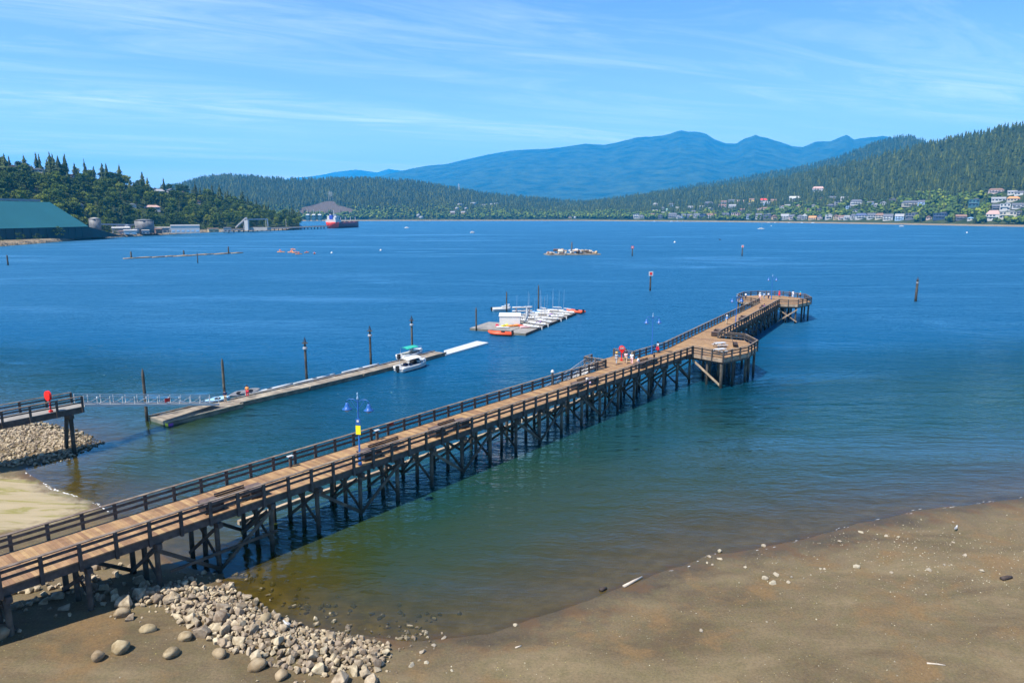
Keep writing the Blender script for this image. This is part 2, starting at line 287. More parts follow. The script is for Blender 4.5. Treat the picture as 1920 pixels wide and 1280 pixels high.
MOUNTAIN = [
    [(-2119,8438,-3),(-2484,9893,93.7),(-2825,11251,210.9),(-3166,12609,351.4),(-3531,14063,480.3),(-3702,14742,544.7),(-3897,15518,585.7),(-4018,16003,527.1),(-4505,17943,117.1)],
    [(-1641,8544,-3),(-1923,10017,129.0),(-2187,11392,290.3),(-2451,12767,483.9),(-2734,14240,661.3),(-2866,14927,750.0),(-3017,15713,806.5),(-3111,16204,725.9),(-3489,18168,161.3)],
    [(-1228,8613,-3),(-1439,10098,150.8),(-1637,11484,339.3),(-1834,12870,565.6),(-2046,14355,772.9),(-2145,15048,876.6),(-2258,15840,942.6),(-2328,16335,848.3),(-2610,18315,188.5)],
    [(-895,8654,-3),(-1049,10146,168.7),(-1193,11538,379.6),(-1337,12931,632.6),(-1491,14423,864.6),(-1563,15119,980.6),(-1645,15915,1054.4),(-1697,16413,949.0),(-1903,18402,210.9)],
    [(-768,8666,-3),(-900,10160,177.1),(-1024,11555,398.4),(-1148,12949,664.1),(-1280,14443,907.6),(-1342,15141,1029.3),(-1412,15938,1106.8),(-1457,16436,996.1),(-1633,18428,221.4)],
    [(-583,8680,-3),(-684,10177,190.9),(-778,11574,429.6),(-872,12971,716.0),(-972,14467,978.6),(-1019,15166,1109.9),(-1073,15964,1193.4),(-1106,16463,1074.1),(-1240,18458,238.7)],
    [(-302,8695,-3),(-354,10194,209.3),(-402,11593,471.0),(-451,12992,785.0),(-503,14491,1072.9),(-527,15191,1216.8),(-555,15990,1308.4),(-572,16490,1177.6),(-642,18489,261.7)],
    [(-19,8700,-3),(-23,10200,223.9),(-26,11600,503.8),(-29,13000,839.7),(-32,14500,1147.6),(-34,15200,1301.5),(-35,16000,1399.5),(-37,16500,1259.5),(-41,18500,279.9)],
    [(167,8698,-3),(196,10198,227.5),(223,11598,511.8),(250,12998,853.1),(278,14497,1165.9),(292,15197,1322.3),(307,15997,1421.8),(317,16497,1279.6),(355,18497,284.4)],
    [(392,8691,-3),(459,10190,229.1),(522,11588,515.5),(585,12987,859.1),(653,14485,1174.2),(684,15185,1331.7),(720,15984,1431.9),(743,16483,1288.7),(833,18481,286.4)],
    [(539,8683,-3),(632,10180,230.7),(718,11578,519.1),(805,12975,865.1),(898,14472,1182.4),(941,15171,1341.0),(991,15969,1441.9),(1022,16468,1297.7),(1145,18465,288.4)],
    [(838,8660,-3),(982,10153,240.0),(1117,11546,539.9),(1252,12940,899.9),(1396,14433,1229.8),(1464,15129,1394.8),(1541,15926,1499.8),(1589,16423,1349.8),(1781,18414,300.0)],
    [(1096,8631,-3),(1285,10119,238.3),(1462,11508,536.2),(1638,12896,893.7),(1827,14384,1221.4),(1915,15079,1385.2),(2016,15872,1489.5),(2079,16368,1340.5),(2331,18353,297.9)],
    [(1277,8606,-3),(1498,10089,251.9),(1703,11474,566.8),(1909,12859,944.6),(2129,14343,1291.0),(2232,15035,1464.2),(2349,15827,1574.4),(2423,16321,1417.0),(2716,18299,314.9)],
    [(1457,8577,-3),(1708,10056,262.6),(1943,11436,590.9),(2177,12816,984.8),(2428,14295,1345.9),(2545,14985,1526.5),(2679,15774,1641.4),(2763,16267,1477.3),(3098,18239,328.3)],
    [(1616,8549,-3),(1895,10022,260.9),(2155,11398,587.1),(2415,12774,978.4),(2694,14248,1337.2),(2824,14935,1516.6),(2972,15721,1630.7),(3065,16213,1467.6),(3437,18178,326.1)],
    [(1732,8526,-3),(2030,9996,263.8),(2309,11368,593.5),(2587,12740,989.2),(2886,14210,1351.9),(3025,14896,1533.2),(3184,15680,1648.6),(3284,16170,1483.7),(3682,18130,329.7)],
    [(1810,8510,-3),(2122,9977,268.6),(2413,11346,604.3),(2704,12716,1007.1),(3017,14183,1376.4),(3162,14867,1561.0),(3329,15650,1678.5),(3433,16139,1510.7),(3849,18095,335.7)],
    [(1882,8494,-3),(2206,9959,276.0),(2509,11325,620.9),(2812,12692,1034.9),(3136,14157,1414.3),(3288,14840,1604.1),(3461,15621,1724.8),(3569,16109,1552.3),(4002,18062,345.0)],
    [(1953,8478,-3),(2290,9940,279.8),(2605,11304,629.6),(2919,12668,1049.4),(3256,14130,1434.2),(3413,14812,1626.6),(3593,15591,1749.0),(3705,16079,1574.1),(4154,18028,349.8)],
    [(2025,8461,-3),(2374,9920,275.0),(2699,11282,618.7),(3025,12643,1031.1),(3374,14102,1409.2),(3537,14783,1598.2),(3723,15561,1718.5),(3840,16047,1546.7),(4305,17992,343.7)],
    [(2089,8445,-3),(2450,9901,275.3),(2786,11261,619.5),(3122,12620,1032.5),(3482,14076,1411.1),(3650,14755,1600.4),(3843,15532,1720.9),(3963,16017,1548.8),(4443,17959,344.2)],
    [(2166,8426,-3),(2539,9879,271.3),(2887,11235,610.3),(3236,12591,1017.2),(3609,14044,1390.2),(3783,14722,1576.7),(3983,15496,1695.4),(4107,15981,1525.9),(4605,17918,339.1)],
    [(2224,8411,-3),(2607,9861,265.6),(2965,11215,597.6),(3323,12568,996.0),(3706,14018,1361.2),(3885,14695,1543.8),(4090,15469,1660.0),(4217,15952,1494.0),(4729,17885,332.0)],
    [(2310,8388,-3),(2709,9834,247.6),(3081,11183,557.0),(3452,12533,928.3),(3851,13979,1268.7),(4037,14654,1438.9),(4249,15425,1547.2),(4382,15908,1392.5),(4913,17836,309.4)],
    [(2425,8355,-3),(2843,9796,235.4),(3233,11140,529.6),(3624,12485,882.7),(4042,13925,1206.4),(4237,14598,1368.2),(4460,15366,1471.2),(4599,15846,1324.1),(5157,17767,294.2)],
    [(2544,8320,-3),(2982,9754,231.0),(3392,11093,519.7),(3801,12432,866.2),(4240,13866,1183.8),(4444,14536,1342.6),(4678,15301,1443.7),(4824,15779,1299.3),(5409,17692,288.7)],
    [(2583,8308,-3),(3028,9740,238.4),(3444,11077,536.5),(3860,12414,894.1),(4305,13846,1222.0),(4513,14515,1385.9),(4750,15279,1490.2),(4899,15756,1341.2),(5493,17666,298.0)],
    [(2628,8294,-3),(3081,9724,246.6),(3503,11058,554.9),(3926,12393,924.9),(4379,13823,1264.0),(4591,14490,1433.6),(4832,15253,1541.5),(4983,15729,1387.4),(5587,17636,308.3)],
    [(2678,8278,-3),(3139,9705,249.6),(3570,11037,561.6),(4001,12369,936.1),(4463,13796,1279.3),(4678,14462,1450.9),(4924,15223,1560.1),(5078,15699,1404.1),(5694,17602,312.0)],
    [(2733,8260,-3),(3204,9684,255.9),(3644,11013,575.9),(4083,12342,959.8),(4555,13766,1311.7),(4774,14431,1487.6),(5026,15190,1599.6),(5183,15665,1439.6),(5811,17564,319.9)],
    [(2782,8243,-3),(3262,9664,248.6),(3709,10991,559.4),(4157,12317,932.3),(4637,13739,1274.2),(4861,14402,1445.1),(5116,15160,1553.9),(5276,15634,1398.5),(5916,17529,310.8)],
    [(2853,8219,-3),(3345,9636,242.8),(3804,10959,546.3),(4263,12281,910.6),(4755,13698,1244.4),(4984,14360,1411.4),(5247,15115,1517.6),(5410,15588,1365.8),(6066,17477,303.5)],
    [(2923,8194,-3),(3427,9607,235.3),(3897,10926,529.5),(4368,12244,882.5),(4872,13657,1206.1),(5107,14316,1367.8),(5375,15070,1470.8),(5543,15541,1323.7),(6215,17425,294.2)],
    [(2992,8169,-3),(3508,9578,229.6),(3990,10892,516.5),(4471,12207,860.8),(4987,13615,1176.5),(5228,14273,1334.3),(5503,15024,1434.7),(5675,15493,1291.2),(6363,17371,286.9)],
    [(3103,8128,-3),(3638,9529,216.6),(4138,10837,487.4),(4637,12145,812.3),(5172,13546,1110.1),(5422,14200,1259.0),(5707,14948,1353.8),(5885,15415,1218.4),(6599,17283,270.8)],
    [(3207,8087,-3),(3760,9482,212.2),(4276,10783,477.5),(4792,12084,795.8),(5345,13479,1087.6),(5603,14129,1233.6),(5898,14873,1326.4),(6083,15338,1193.8),(6820,17197,265.3)],
    [(3325,8040,-3),(3898,9426,227.7),(4433,10719,512.4),(4968,12013,854.0),(5541,13399,1167.2),(5809,14046,1323.8),(6115,14785,1423.4),(6306,15248,1281.1),(7070,17096,284.7)],
    [(3395,8010,-3),(3981,9391,228.6),(4527,10680,514.4),(5074,11969,857.3),(5659,13350,1171.6),(5932,13995,1328.8),(6245,14731,1428.8),(6440,15191,1285.9),(7220,17033,285.8)],
    [(3460,7982,-3),(4057,9358,228.7),(4614,10643,514.5),(5171,11927,857.6),(5767,13304,1172.0),(6046,13946,1329.2),(6364,14680,1429.3),(6563,15139,1286.4),(7358,16974,285.9)],
    [(3534,7950,-3),(4144,9320,238.5),(4712,10600,536.7),(5281,11879,894.5),(5891,13250,1222.5),(6175,13889,1386.4),(6500,14620,1490.8),(6703,15077,1341.7),(7516,16905,298.2)],
    [(3603,7919,-3),(4224,9284,244.2),(4803,10559,549.5),(5383,11833,915.8),(6004,13198,1251.6),(6294,13836,1419.6),(6625,14564,1526.4),(6832,15019,1373.8),(7661,16839,305.3)],
    [(3670,7888,-3),(4303,9248,228.6),(4893,10517,514.3),(5484,11787,857.1),(6117,13147,1171.4),(6412,13781,1328.5),(6749,14507,1428.5),(6960,14960,1285.7),(7804,16773,285.7)],
    [(3737,7857,-3),(4381,9211,234.2),(4982,10476,527.0),(5583,11740,878.3),(6228,13094,1200.4),(6528,13727,1361.4),(6872,14449,1463.9),(7087,14901,1317.5),(7946,16707,292.8)],
    [(3798,7827,-3),(4453,9177,238.3),(5064,10436,536.1),(5675,11696,893.5),(6330,13046,1221.1),(6635,13675,1385.0),(6984,14395,1489.2),(7203,14845,1340.3),(8076,16644,297.8)],
    [(3858,7798,-3),(4524,9142,240.7),(5144,10397,541.5),(5765,11652,902.5),(6430,12996,1233.4),(6741,13624,1398.8),(7096,14341,1504.1),(7317,14789,1353.7),(8204,16581,300.8)],
    [(3918,7768,-3),(4594,9107,243.8),(5224,10357,548.6),(5855,11607,914.3),(6530,12946,1249.5),(6845,13571,1417.1),(7206,14286,1523.8),(7431,14732,1371.4),(8332,16518,304.8)],
    [(3982,7735,-3),(4668,9069,238.8),(5309,10314,537.3),(5950,11559,895.6),(6636,12892,1223.9),(6957,13515,1388.1),(7323,14226,1492.6),(7552,14671,1343.3),(8467,16449,298.5)],
    [(4129,7658,-3),(4840,8978,214.2),(5505,10211,482.0),(6169,11443,803.3),(6881,12763,1097.9),(7213,13380,1245.2),(7593,14084,1338.9),(7830,14524,1205.0),(8779,16284,267.8)],
    [(4425,7490,-3),(5188,8782,181.6),(5901,9987,408.5),(6613,11193,680.8),(7376,12484,930.5),(7732,13087,1055.3),(8139,13775,1134.7),(8393,14206,1021.2),(9410,15928,226.9)],
    [(4779,7270,-3),(5602,8524,130.6),(6371,9694,293.8),(7140,10864,489.7),(7964,12117,669.3),(8349,12702,759.1),(8788,13370,816.2),(9063,13788,734.6),(10161,15460,163.2)],
]
FAR_MOUNTAIN = [
    [(-6281,17720,-3),(-6849,19322,363.8),(-7350,20736,646.8),(-7685,21678,808.5),(-7885,22244,687.2),(-8520,24035,161.7)],
    [(-5485,17982,-3),(-5981,19608,496.8),(-6418,21043,883.1),(-6710,21999,1103.9),(-6885,22573,938.3),(-7439,24391,220.8)],
    [(-5080,18101,-3),(-5539,19738,521.3),(-5944,21182,926.7),(-6214,22145,1158.4),(-6377,22722,984.6),(-6890,24552,231.7)],
    [(-4642,18218,-3),(-5061,19865,560.3),(-5432,21319,996.2),(-5679,22288,1245.2),(-5827,22869,1058.4),(-6296,24711,249.0)],
    [(-4451,18265,-3),(-4854,19917,590.4),(-5209,21374,1049.6),(-5446,22346,1312.0),(-5588,22929,1115.2),(-6038,24775,262.4)],
    [(-4195,18326,-3),(-4575,19983,606.7),(-4910,21445,1078.6),(-5133,22420,1348.2),(-5267,23005,1146.0),(-5691,24857,269.6)],
    [(-3937,18383,-3),(-4293,20045,626.5),(-4607,21512,1113.8),(-4817,22490,1392.3),(-4942,23077,1183.5),(-5340,24935,278.5)],
    [(-3676,18437,-3),(-4009,20104,610.2),(-4302,21575,1084.8),(-4498,22556,1356.0),(-4615,23144,1152.6),(-4986,25008,271.2)],
    [(-3413,18488,-3),(-3722,20159,590.1),(-3994,21634,1049.0),(-4176,22618,1311.3),(-4285,23208,1114.6),(-4630,25076,262.3)],
    [(-3254,18516,-3),(-3549,20190,620.0),(-3808,21668,1102.2),(-3982,22653,1377.8),(-4085,23244,1171.1),(-4414,25115,275.6)],
    [(-3122,18539,-3),(-3404,20215,642.5),(-3653,21695,1142.2),(-3819,22681,1427.8),(-3919,23272,1213.6),(-4234,25146,285.6)],
    [(-3015,18557,-3),(-3288,20235,628.6),(-3528,21715,1117.4),(-3688,22702,1396.8),(-3785,23295,1187.3),(-4089,25170,279.4)],
    [(-2854,18582,-3),(-3112,20262,622.1),(-3340,21745,1106.0),(-3492,22733,1382.5),(-3583,23326,1175.1),(-3872,25204,276.5)],
    [(-2653,18612,-3),(-2893,20295,601.2),(-3104,21780,1068.8),(-3245,22770,1336.0),(-3330,23364,1135.6),(-3598,25245,267.2)],
    [(-2206,18670,-3),(-2406,20358,544.4),(-2582,21848,967.8),(-2699,22841,1209.7),(-2769,23437,1028.2),(-2992,25324,241.9)],
    [(-1385,18749,-3),(-1510,20444,435.9),(-1620,21940,774.9),(-1694,22938,968.6),(-1738,23536,823.3),(-1878,25431,193.7)],
]
SHORE_HOUSES = [
    (1060.6,1926.3,47.4,41.6,14.1,'cream','slate','h'),
    (1074.9,1899.4,49.8,16.2,12.4,'blue','slate','g'),
    (1101.7,1726.5,43.0,22.1,19.0,'teal','slate','f'),
    (1169.9,1755.0,76.8,31.3,10.5,'pink','brown','h'),
    (1138.2,1695.1,55.2,27.6,10.2,'white','grey','g'),
    (1172.5,1701.3,71.9,18.1,8.8,'white','grey','g'),
    (1173.1,1677.0,69.8,18.0,8.8,'white','slate','g'),
    (1146.7,1657.9,55.2,24.5,10.1,'cream','orange','h'),
    (1109.0,1626.9,34.0,19.9,16.8,'white','grey','f'),
    (1105.9,1652.7,35.8,16.1,12.8,'slate','slate','g'),
    (1125.0,1607.9,39.2,23.8,11.2,'white','slate','g'),
    (1070.7,1605.5,13.6,26.1,20.6,'white','pinkroof','h'),
    (1084.7,1578.9,16.1,31.0,16.4,'cream','grey','f'),
    (1102.3,1569.1,22.6,15.5,10.9,'grey','slate','g'),
    (979.2,1877.4,10.1,22.9,16.6,'white','slate','g'),
    (994.5,1851.5,10.4,19.9,16.5,'blue','grey','g'),
    (1011.7,1825.7,13.2,28.2,16.4,'slate','slate','f'),
    (1021.0,1767.7,13.2,11.0,8.7,'pink','brown','g'),
    (1030.4,1734.7,13.9,30.0,15.8,'navy','slate','f'),
    (1045.1,1679.6,13.8,21.4,11.3,'slate','brown','g'),
    (1052.2,1654.8,12.5,13.2,7.0,'white','bluemetal','g'),
    (929.7,2679.2,69.3,26.8,14.1,'white','red','h'),
    (915.1,2602.0,59.0,26.1,11.8,'blue','grey','g'),
    (916.3,2768.7,72.9,17.7,12.5,'yellow','brown','g'),
    (994.6,2552.4,72.8,33.3,15.6,'white','white','g'),
    (1089.2,2584.5,104.9,37.9,18.0,'white','pinkroof','h'),
    (1041.9,2356.8,70.8,20.9,12.9,'grey','slate','g'),
    (1052.3,2290.1,69.8,23.8,10.8,'white','grey','g'),
    (1023.0,2151.1,53.5,32.2,15.3,'white','slate','h'),
    (1032.5,2420.4,73.6,10.7,9.4,'tan','brown','g'),
    (1044.8,2037.7,51.5,13.9,9.8,'white','grey','g'),
    (787.1,2395.8,10.9,17.0,16.2,'blue','slate','g'),
    (806.7,2357.5,11.3,20.2,17.8,'white','slate','g'),
    (825.1,2331.4,11.6,23.4,15.9,'slate','grey','f'),
    (835.5,2298.7,10.1,14.9,13.9,'tan','brown','g'),
    (856.2,2263.7,9.9,22.9,17.2,'white','grey','g'),
    (870.1,2241.5,10.0,17.9,15.4,'pink','slate','g'),
    (889.3,2193.7,10.5,16.0,16.9,'grey','white','g'),
    (896.7,2151.8,9.1,20.5,11.6,'tan','orange','g'),
    (959.6,1983.6,13.2,29.8,15.7,'white','navyroof','h'),
    (970.4,1949.0,13.6,20.6,15.5,'white','slate','g'),
    (977.8,1918.7,13.6,21.8,15.3,'cream','brown','h'),
    (930.2,2070.8,11.5,13.8,14.6,'tan','brown','g'),
    (568.5,2874.0,31.1,21.8,12.5,'white','grey','g'),
    (528.1,2711.9,13.2,29.8,15.8,'grey','brown','h'),
    (580.9,2762.6,22.8,17.2,12.1,'white','grey','g'),
    (586.3,2633.7,13.6,32.8,17.3,'grey','slate','h'),
    (664.5,2900.1,44.1,16.1,10.6,'white','white','g'),
    (625.5,2887.1,37.7,19.9,10.5,'white','greenroof','g'),
    (705.8,2860.5,45.8,19.9,12.6,'white','grey','g'),
    (619.1,2604.3,13.7,16.3,13.4,'blue','slate','g'),
    (638.7,2590.3,13.5,18.0,13.3,'slate','slate','g'),
    (656.7,2569.7,13.9,19.7,15.1,'white','slate','g'),
    (675.5,2552.4,14.1,19.6,13.2,'navy','slate','f'),
    (694.4,2535.0,13.9,19.5,15.0,'white','brown','g'),
    (711.7,2532.6,15.6,14.2,15.0,'tan','brown','g'),
    (783.9,2883.9,60.7,32.3,14.9,'slate','slate','h'),
    (841.4,2870.6,66.3,24.2,12.8,'grey','brown','g'),
    (874.8,2871.8,70.8,32.4,12.8,'grey','slate','g'),
    (881.3,2794.0,67.4,23.7,12.5,'pink','pinkroof','g'),
    (804.0,2765.1,51.3,27.2,12.3,'pink','brown','g'),
    (823.4,2702.0,48.3,26.7,14.1,'white','grey','g'),
    (738.9,2501.6,14.2,24.7,16.7,'slate','slate','g'),
    (764.1,2474.1,14.0,26.2,18.5,'pink','slate','f'),
    (775.6,2459.6,14.6,13.9,14.7,'white','brown','g'),
    (467.4,2717.0,10.2,21.8,17.5,'white','slate','f'),
    (486.1,2707.5,10.2,17.2,13.0,'grey','slate','h'),
    (544.3,2647.1,10.5,14.7,13.8,'slate','grey','f'),
    (599.4,2592.6,10.9,15.5,12.3,'white','grey','g'),
    (882.3,2211.1,10.7,14.3,13.4,'grey','slate','h'),
    (909.6,2131.6,11.3,12.7,14.6,'pink','slate','g'),
    (920.6,2098.5,11.3,17.2,15.3,'white','grey','f'),
    (935.5,2047.3,11.9,18.1,10.9,'pink','brown','g'),
    (942.0,2026.6,11.6,19.5,11.3,'white','grey','h'),
    (949.7,2008.6,12.2,14.6,14.7,'white','slate','h'),
    (616.4,3114.5,58.5,20.2,15.4,'white','grey','h'),
    (615.2,2946.2,44.6,17.7,10.0,'white','slate','h'),
    (663.6,3008.7,55.9,20.6,15.1,'blue','slate','g'),
    (677.6,2698.3,26.8,19.6,13.8,'tan','slate','h'),
    (742.2,2826.2,48.7,17.0,10.1,'blue','grey','g'),
    (753.2,2747.1,41.9,16.1,9.6,'slate','grey','h'),
    (820.0,2581.2,36.2,18.9,10.0,'slate','brown','g'),
    (874.0,2658.7,55.6,17.4,10.2,'slate','slate','h'),
    (856.3,2501.4,36.4,18.2,10.1,'pink','pinkroof','f'),
    (869.5,2489.4,38.0,18.7,11.7,'pink','brown','g'),
    (943.2,2611.6,66.1,19.4,13.5,'tan','brown','g'),
    (909.8,2437.6,42.2,13.5,12.0,'white','pinkroof','f'),
    (933.8,2452.9,48.9,18.6,9.7,'white','grey','g'),
    (945.9,2389.6,45.5,13.4,11.7,'grey','pinkroof','g'),
    (932.5,2273.7,32.5,12.7,11.8,'white','brown','g'),
    (972.1,2333.3,47.8,14.8,9.7,'white','grey','g'),
    (952.4,2241.0,34.8,11.5,9.6,'slate','slate','g'),
    (989.4,2246.7,47.0,18.0,10.3,'slate','slate','h'),
    (1009.1,2246.3,54.0,15.5,12.1,'grey','slate','f'),
    (997.2,2145.3,42.9,13.5,8.2,'blue','grey','f'),
    (986.2,2073.6,32.3,14.6,8.8,'white','slate','g'),
    (1035.8,2091.9,52.8,16.6,9.8,'blue','slate','g'),
    (1031.2,2046.5,47.1,15.2,8.9,'grey','grey','h'),
    (1070.1,2039.3,61.0,16.8,8.6,'slate','grey','f'),
]
HILL_HOUSES = [
    (-653.0,956.4,83.2,11.7,5.8,'cream','brown','g'),
    (-649.4,980.7,84.5,11.1,5.0,'tan','brown','g'),
    (-637.8,984.0,81.6,11.9,5.0,'cream','grey','g'),
    (-573.1,1180.1,57.5,15.9,8.4,'white','grey','h'),
    (-578.2,1230.9,60.6,11.0,7.8,'grey','slate','g'),
    (-567.0,1250.7,57.5,12.1,6.9,'pink','brown','g'),
    (-600.5,1221.8,63.9,8.3,5.8,'grey','grey','g'),
    (-622.3,1195.4,68.3,10.0,4.8,'pink','brown','g'),
    (-597.3,1111.7,65.2,8.5,4.5,'tan','brown','g'),
    (-519.8,1045.1,31.8,20.5,6.7,'white','pinkroof','h'),
    (-534.4,1017.5,36.0,10.9,4.9,'white','white','g'),
    (-628.2,1042.5,76.9,5.8,5.2,'pink','brown','g'),
    (-526.7,1216.2,42.6,7.2,6.6,'pink','brown','g'),
    (-538.0,903.8,32.9,4.3,6.0,'white','white','g'),
    (-576.5,878.5,52.9,5.7,3.7,'tan','brown','g'),
]
TERMINAL_BUILDINGS = [
    (-240.1,3349.5,64.0,25.2,10.1),
    (-183.4,3456.1,67.4,31.2,13.0),
    (-138.6,3453.3,62.8,20.7,10.4),
    (-99.6,3520.5,66.1,15.9,10.6),
    (-75.7,3567.0,68.9,26.8,10.7),
    (-239.0,3147.4,45.4,18.9,9.5),
    (-202.5,3192.4,45.7,14.4,9.6),
    (-376.5,2901.4,14.2,15.4,11.0),
    (-206.0,3045.6,29.3,18.3,9.2),
    (-247.7,3015.7,27.4,18.2,11.3),
    (-360.8,2872.3,8.6,19.5,8.7),
    (235.2,2924.0,10.2,13.2,8.8),
    (253.3,2894.7,8.0,10.9,8.7),
]
# ------------------------------------------------------------------ materials
mat('plank_wood', (.255, .150, .074), .75, var=.18, scale=1.3, rnd=.30, bump=.25)
mat('rail_wood', (.13, .098, .074), .8, col2=(.21, .16, .12), scale=1.6, rnd=.15, bump=.2)
mat('post_wood', (.066, .058, .052), .8, var=.3, scale=2.5, rnd=.2)
mat('pile_wood', (.055, .048, .040), .85, col2=(.11, .092, .070), scale=1.4, rnd=.25, bump=.5, stain=(.22, .5, (.012, .014, .010)))
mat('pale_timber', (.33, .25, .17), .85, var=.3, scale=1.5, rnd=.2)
mat('bench_wood', (.038, .024, .02), .7, col2=(.06, .04, .033), scale=3.)
mat('bench_top', (.10, .068, .058), .7, var=.25, scale=4.)
mat('float_wood', (.2, .165, .125), .85, col2=(.3, .25, .19), scale=.9, rnd=.2, bump=.3)
mat('float_side', (.10, .105, .085), .85, col2=(.17, .16, .13), scale=.8, stain=(.02, .09, (.015, .02, .012)))
mat('grey_deck', (.23, .215, .195), .8, var=.15, scale=1.)
mat('aluminium', (.62, .64, .66), .35, var=.06, metal=.75)
mat('white_paint', (.50, .50, .49), .35, var=.05, scale=.8)
mat('white_fabric', (.56, .56, .54), .8, var=.04)
mat('cream', (.44, .40, .32), .6, var=.06); mat('white', (.46, .45, .43), .6, var=.06); mat('grey', (.25, .25, .255), .6, var=.08)
mat('slate', (.10, .105, .125), .7, var=.15); mat('navy', (.03, .05, .10), .5, var=.1); mat('teal', (.05, .12, .14), .4, var=.1)
mat('blue', (.32, .45, .62), .5, var=.08); mat('pink', (.55, .42, .38), .6, var=.08); mat('tan', (.5, .36, .2), .7, var=.1)
mat('yellow', (.72, .52, .14), .6, var=.08); mat('brown', (.2, .12, .085), .8, var=.15); mat('orange', (.6, .26, .1), .8, var=.1)
mat('pinkroof', (.42, .27, .23), .8, var=.1); mat('red', (.6, .06, .04), .6, var=.08); mat('bluemetal', (.3, .5, .68), .4, var=.05)
mat('navyroof', (.07, .09, .17), .6, var=.1); mat('greenroof', (.2, .36, .28), .6, var=.1)
mat('glass_dark', (.02, .028, .038), .08, var=.2, spec=.7); mat('black', (.015, .015, .016), .5, var=.1)
mat('lamp_blue', (.02, .10, .32), .35, var=.1); mat('lamp_pale', (.28, .42, .58), .35, var=.05)
mat('sign_red', (.72, .02, .015), .4, var=.05); mat('safety_yellow', (.85, .7, .02), .5, var=.04); mat('hull_red', (.75, .09, .03), .45, var=.08)
mat('canoe_green', (.03, .36, .26), .5, var=.08); mat('cloth_orange', (.8, .28, .06), .8, var=.08); mat('purple', (.22, .06, .3), .7, var=.1)
mat('ship_red', (.78, .05, .02), .5, var=.06); mat('ship_maroon', (.12, .03, .045), .6, var=.12); mat('ship_blue', (.03, .07, .4), .5, var=.05)
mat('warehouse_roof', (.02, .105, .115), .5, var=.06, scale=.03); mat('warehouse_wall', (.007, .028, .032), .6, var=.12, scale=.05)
mat('concrete', (.32, .30, .27), .85, var=.12, scale=.15); mat('steel_grey', (.3, .31, .33), .5, var=.1)
mat('plant_grey', (.13, .13, .135), .6, col2=(.2, .195, .19), scale=.2)
mat('bark', (.06, .045, .033), .9, var=.3)
mat('rock', (.235, .172, .105), .85, col2=(.39, .315, .215), var=.22, scale=2.2, rnd=.34, bump=.6, bscale=9., stain=(.085, .15, (.03, .026, .012)))
mat('boulder', (.23, .165, .085), .85, col2=(.35, .275, .165), var=.2, scale=1.6, rnd=.12, bump=.5, bscale=14.)
mat('pale_stone', (.30, .255, .185), .8, var=.12, scale=4., rnd=.1)
mat('pebble', (.27, .235, .165), .8, var=.2, scale=4., rnd=.4)
mat('driftwood', (.42, .36, .29), .85, var=.2, scale=3.); mat('dark_wood', (.05, .035, .03), .8, var=.2)
mat('log_wood', (.24, .17, .11), .85, col2=(.36, .27, .18), scale=.5)
mat('skin', (.5, .29, .2), .6, var=.04); mat('hair_dark', (.02, .015, .012), .6, var=.1); mat('hair_fair', (.35, .22, .09), .6, var=.1)
for n_, c_ in (('cloth_white', (.76, .75, .74)), ('cloth_grey', (.30, .31, .33)), ('cloth_red', (.6, .02, .05)), ('cloth_navy', (.02, .03, .08)), ('cloth_pink', (.7, .42, .42)),
               ('cloth_blue', (.12, .28, .6)), ('cloth_black', (.015, .015, .018)), ('cloth_tan', (.42, .32, .22)), ('cloth_lilac', (.5, .4, .6)), ('hat_yellow', (.7, .42, .1)), ('cloth_cyan', (.05, .5, .55))):
    mat(n_, c_, .85, var=.06, scale=9.)
leafmat('conifer_leaf', (.012, .025, .004), (.040, .057, .006), (.085, .098, .010))
leafmat('broad_leaf', (.034, .064, .007), (.098, .142, .010), (.18, .205, .018))

# ------------------------------------------------------------------ ground and water
LAND = [(-6.34, 38.47), (-5.08, 38.52), (-1.39, 39.34), (1., 40.84), (3.52, 42.26), (7.49, 45.), (10.47, 46.7), (14.37, 48.85), (20.3, 51.), (23.9, 52.75), (28.4, 55.),
        (34.65, 57.3), (45.9, 60.7), (60, 64), (120, 80), (400, 120), (400, -300), (-400, -300), (-400, 190), (-120, 104), (-62.5, 83.7), (-58.2, 83.), (-51.4, 79.4), (-46.6, 75.6),
        (-47.1, 70.6), (-48.8, 67.8), (-47.75, 66.6), (-42.6, 62.6), (-36.2, 58.9), (-31., 54.), (-26.5, 49.8), (-24.5, 48.), (-22., 46.9), (-20.4, 46.6), (-20.06, 45.4),
        (-18.4, 43.4), (-15.7, 41.8), (-13.2, 40.2), (-10.3, 39.3)]
def shore_dist(x, y):
    """signed distance to the waterline, positive on land"""
    P = np.array(LAND); Q = np.roll(P, -1, 0); best = np.full(x.shape, 1e18); ins = np.zeros(x.shape, bool)
    for (ax, ay), (bx, by) in zip(P, Q):
        ex, ey = bx-ax, by-ay; t = np.clip(((x-ax)*ex+(y-ay)*ey)/(ex*ex+ey*ey), 0, 1)
        best = np.minimum(best, (x-ax-t*ex)**2+(y-ay-t*ey)**2)
        c = ((ay > y) != (by > y)); ins ^= c & (x < (bx-ax)*(y-ay)/((by-ay) if by != ay else 1e-9)+ax)
    return np.where(ins, 1, -1)*np.sqrt(best)
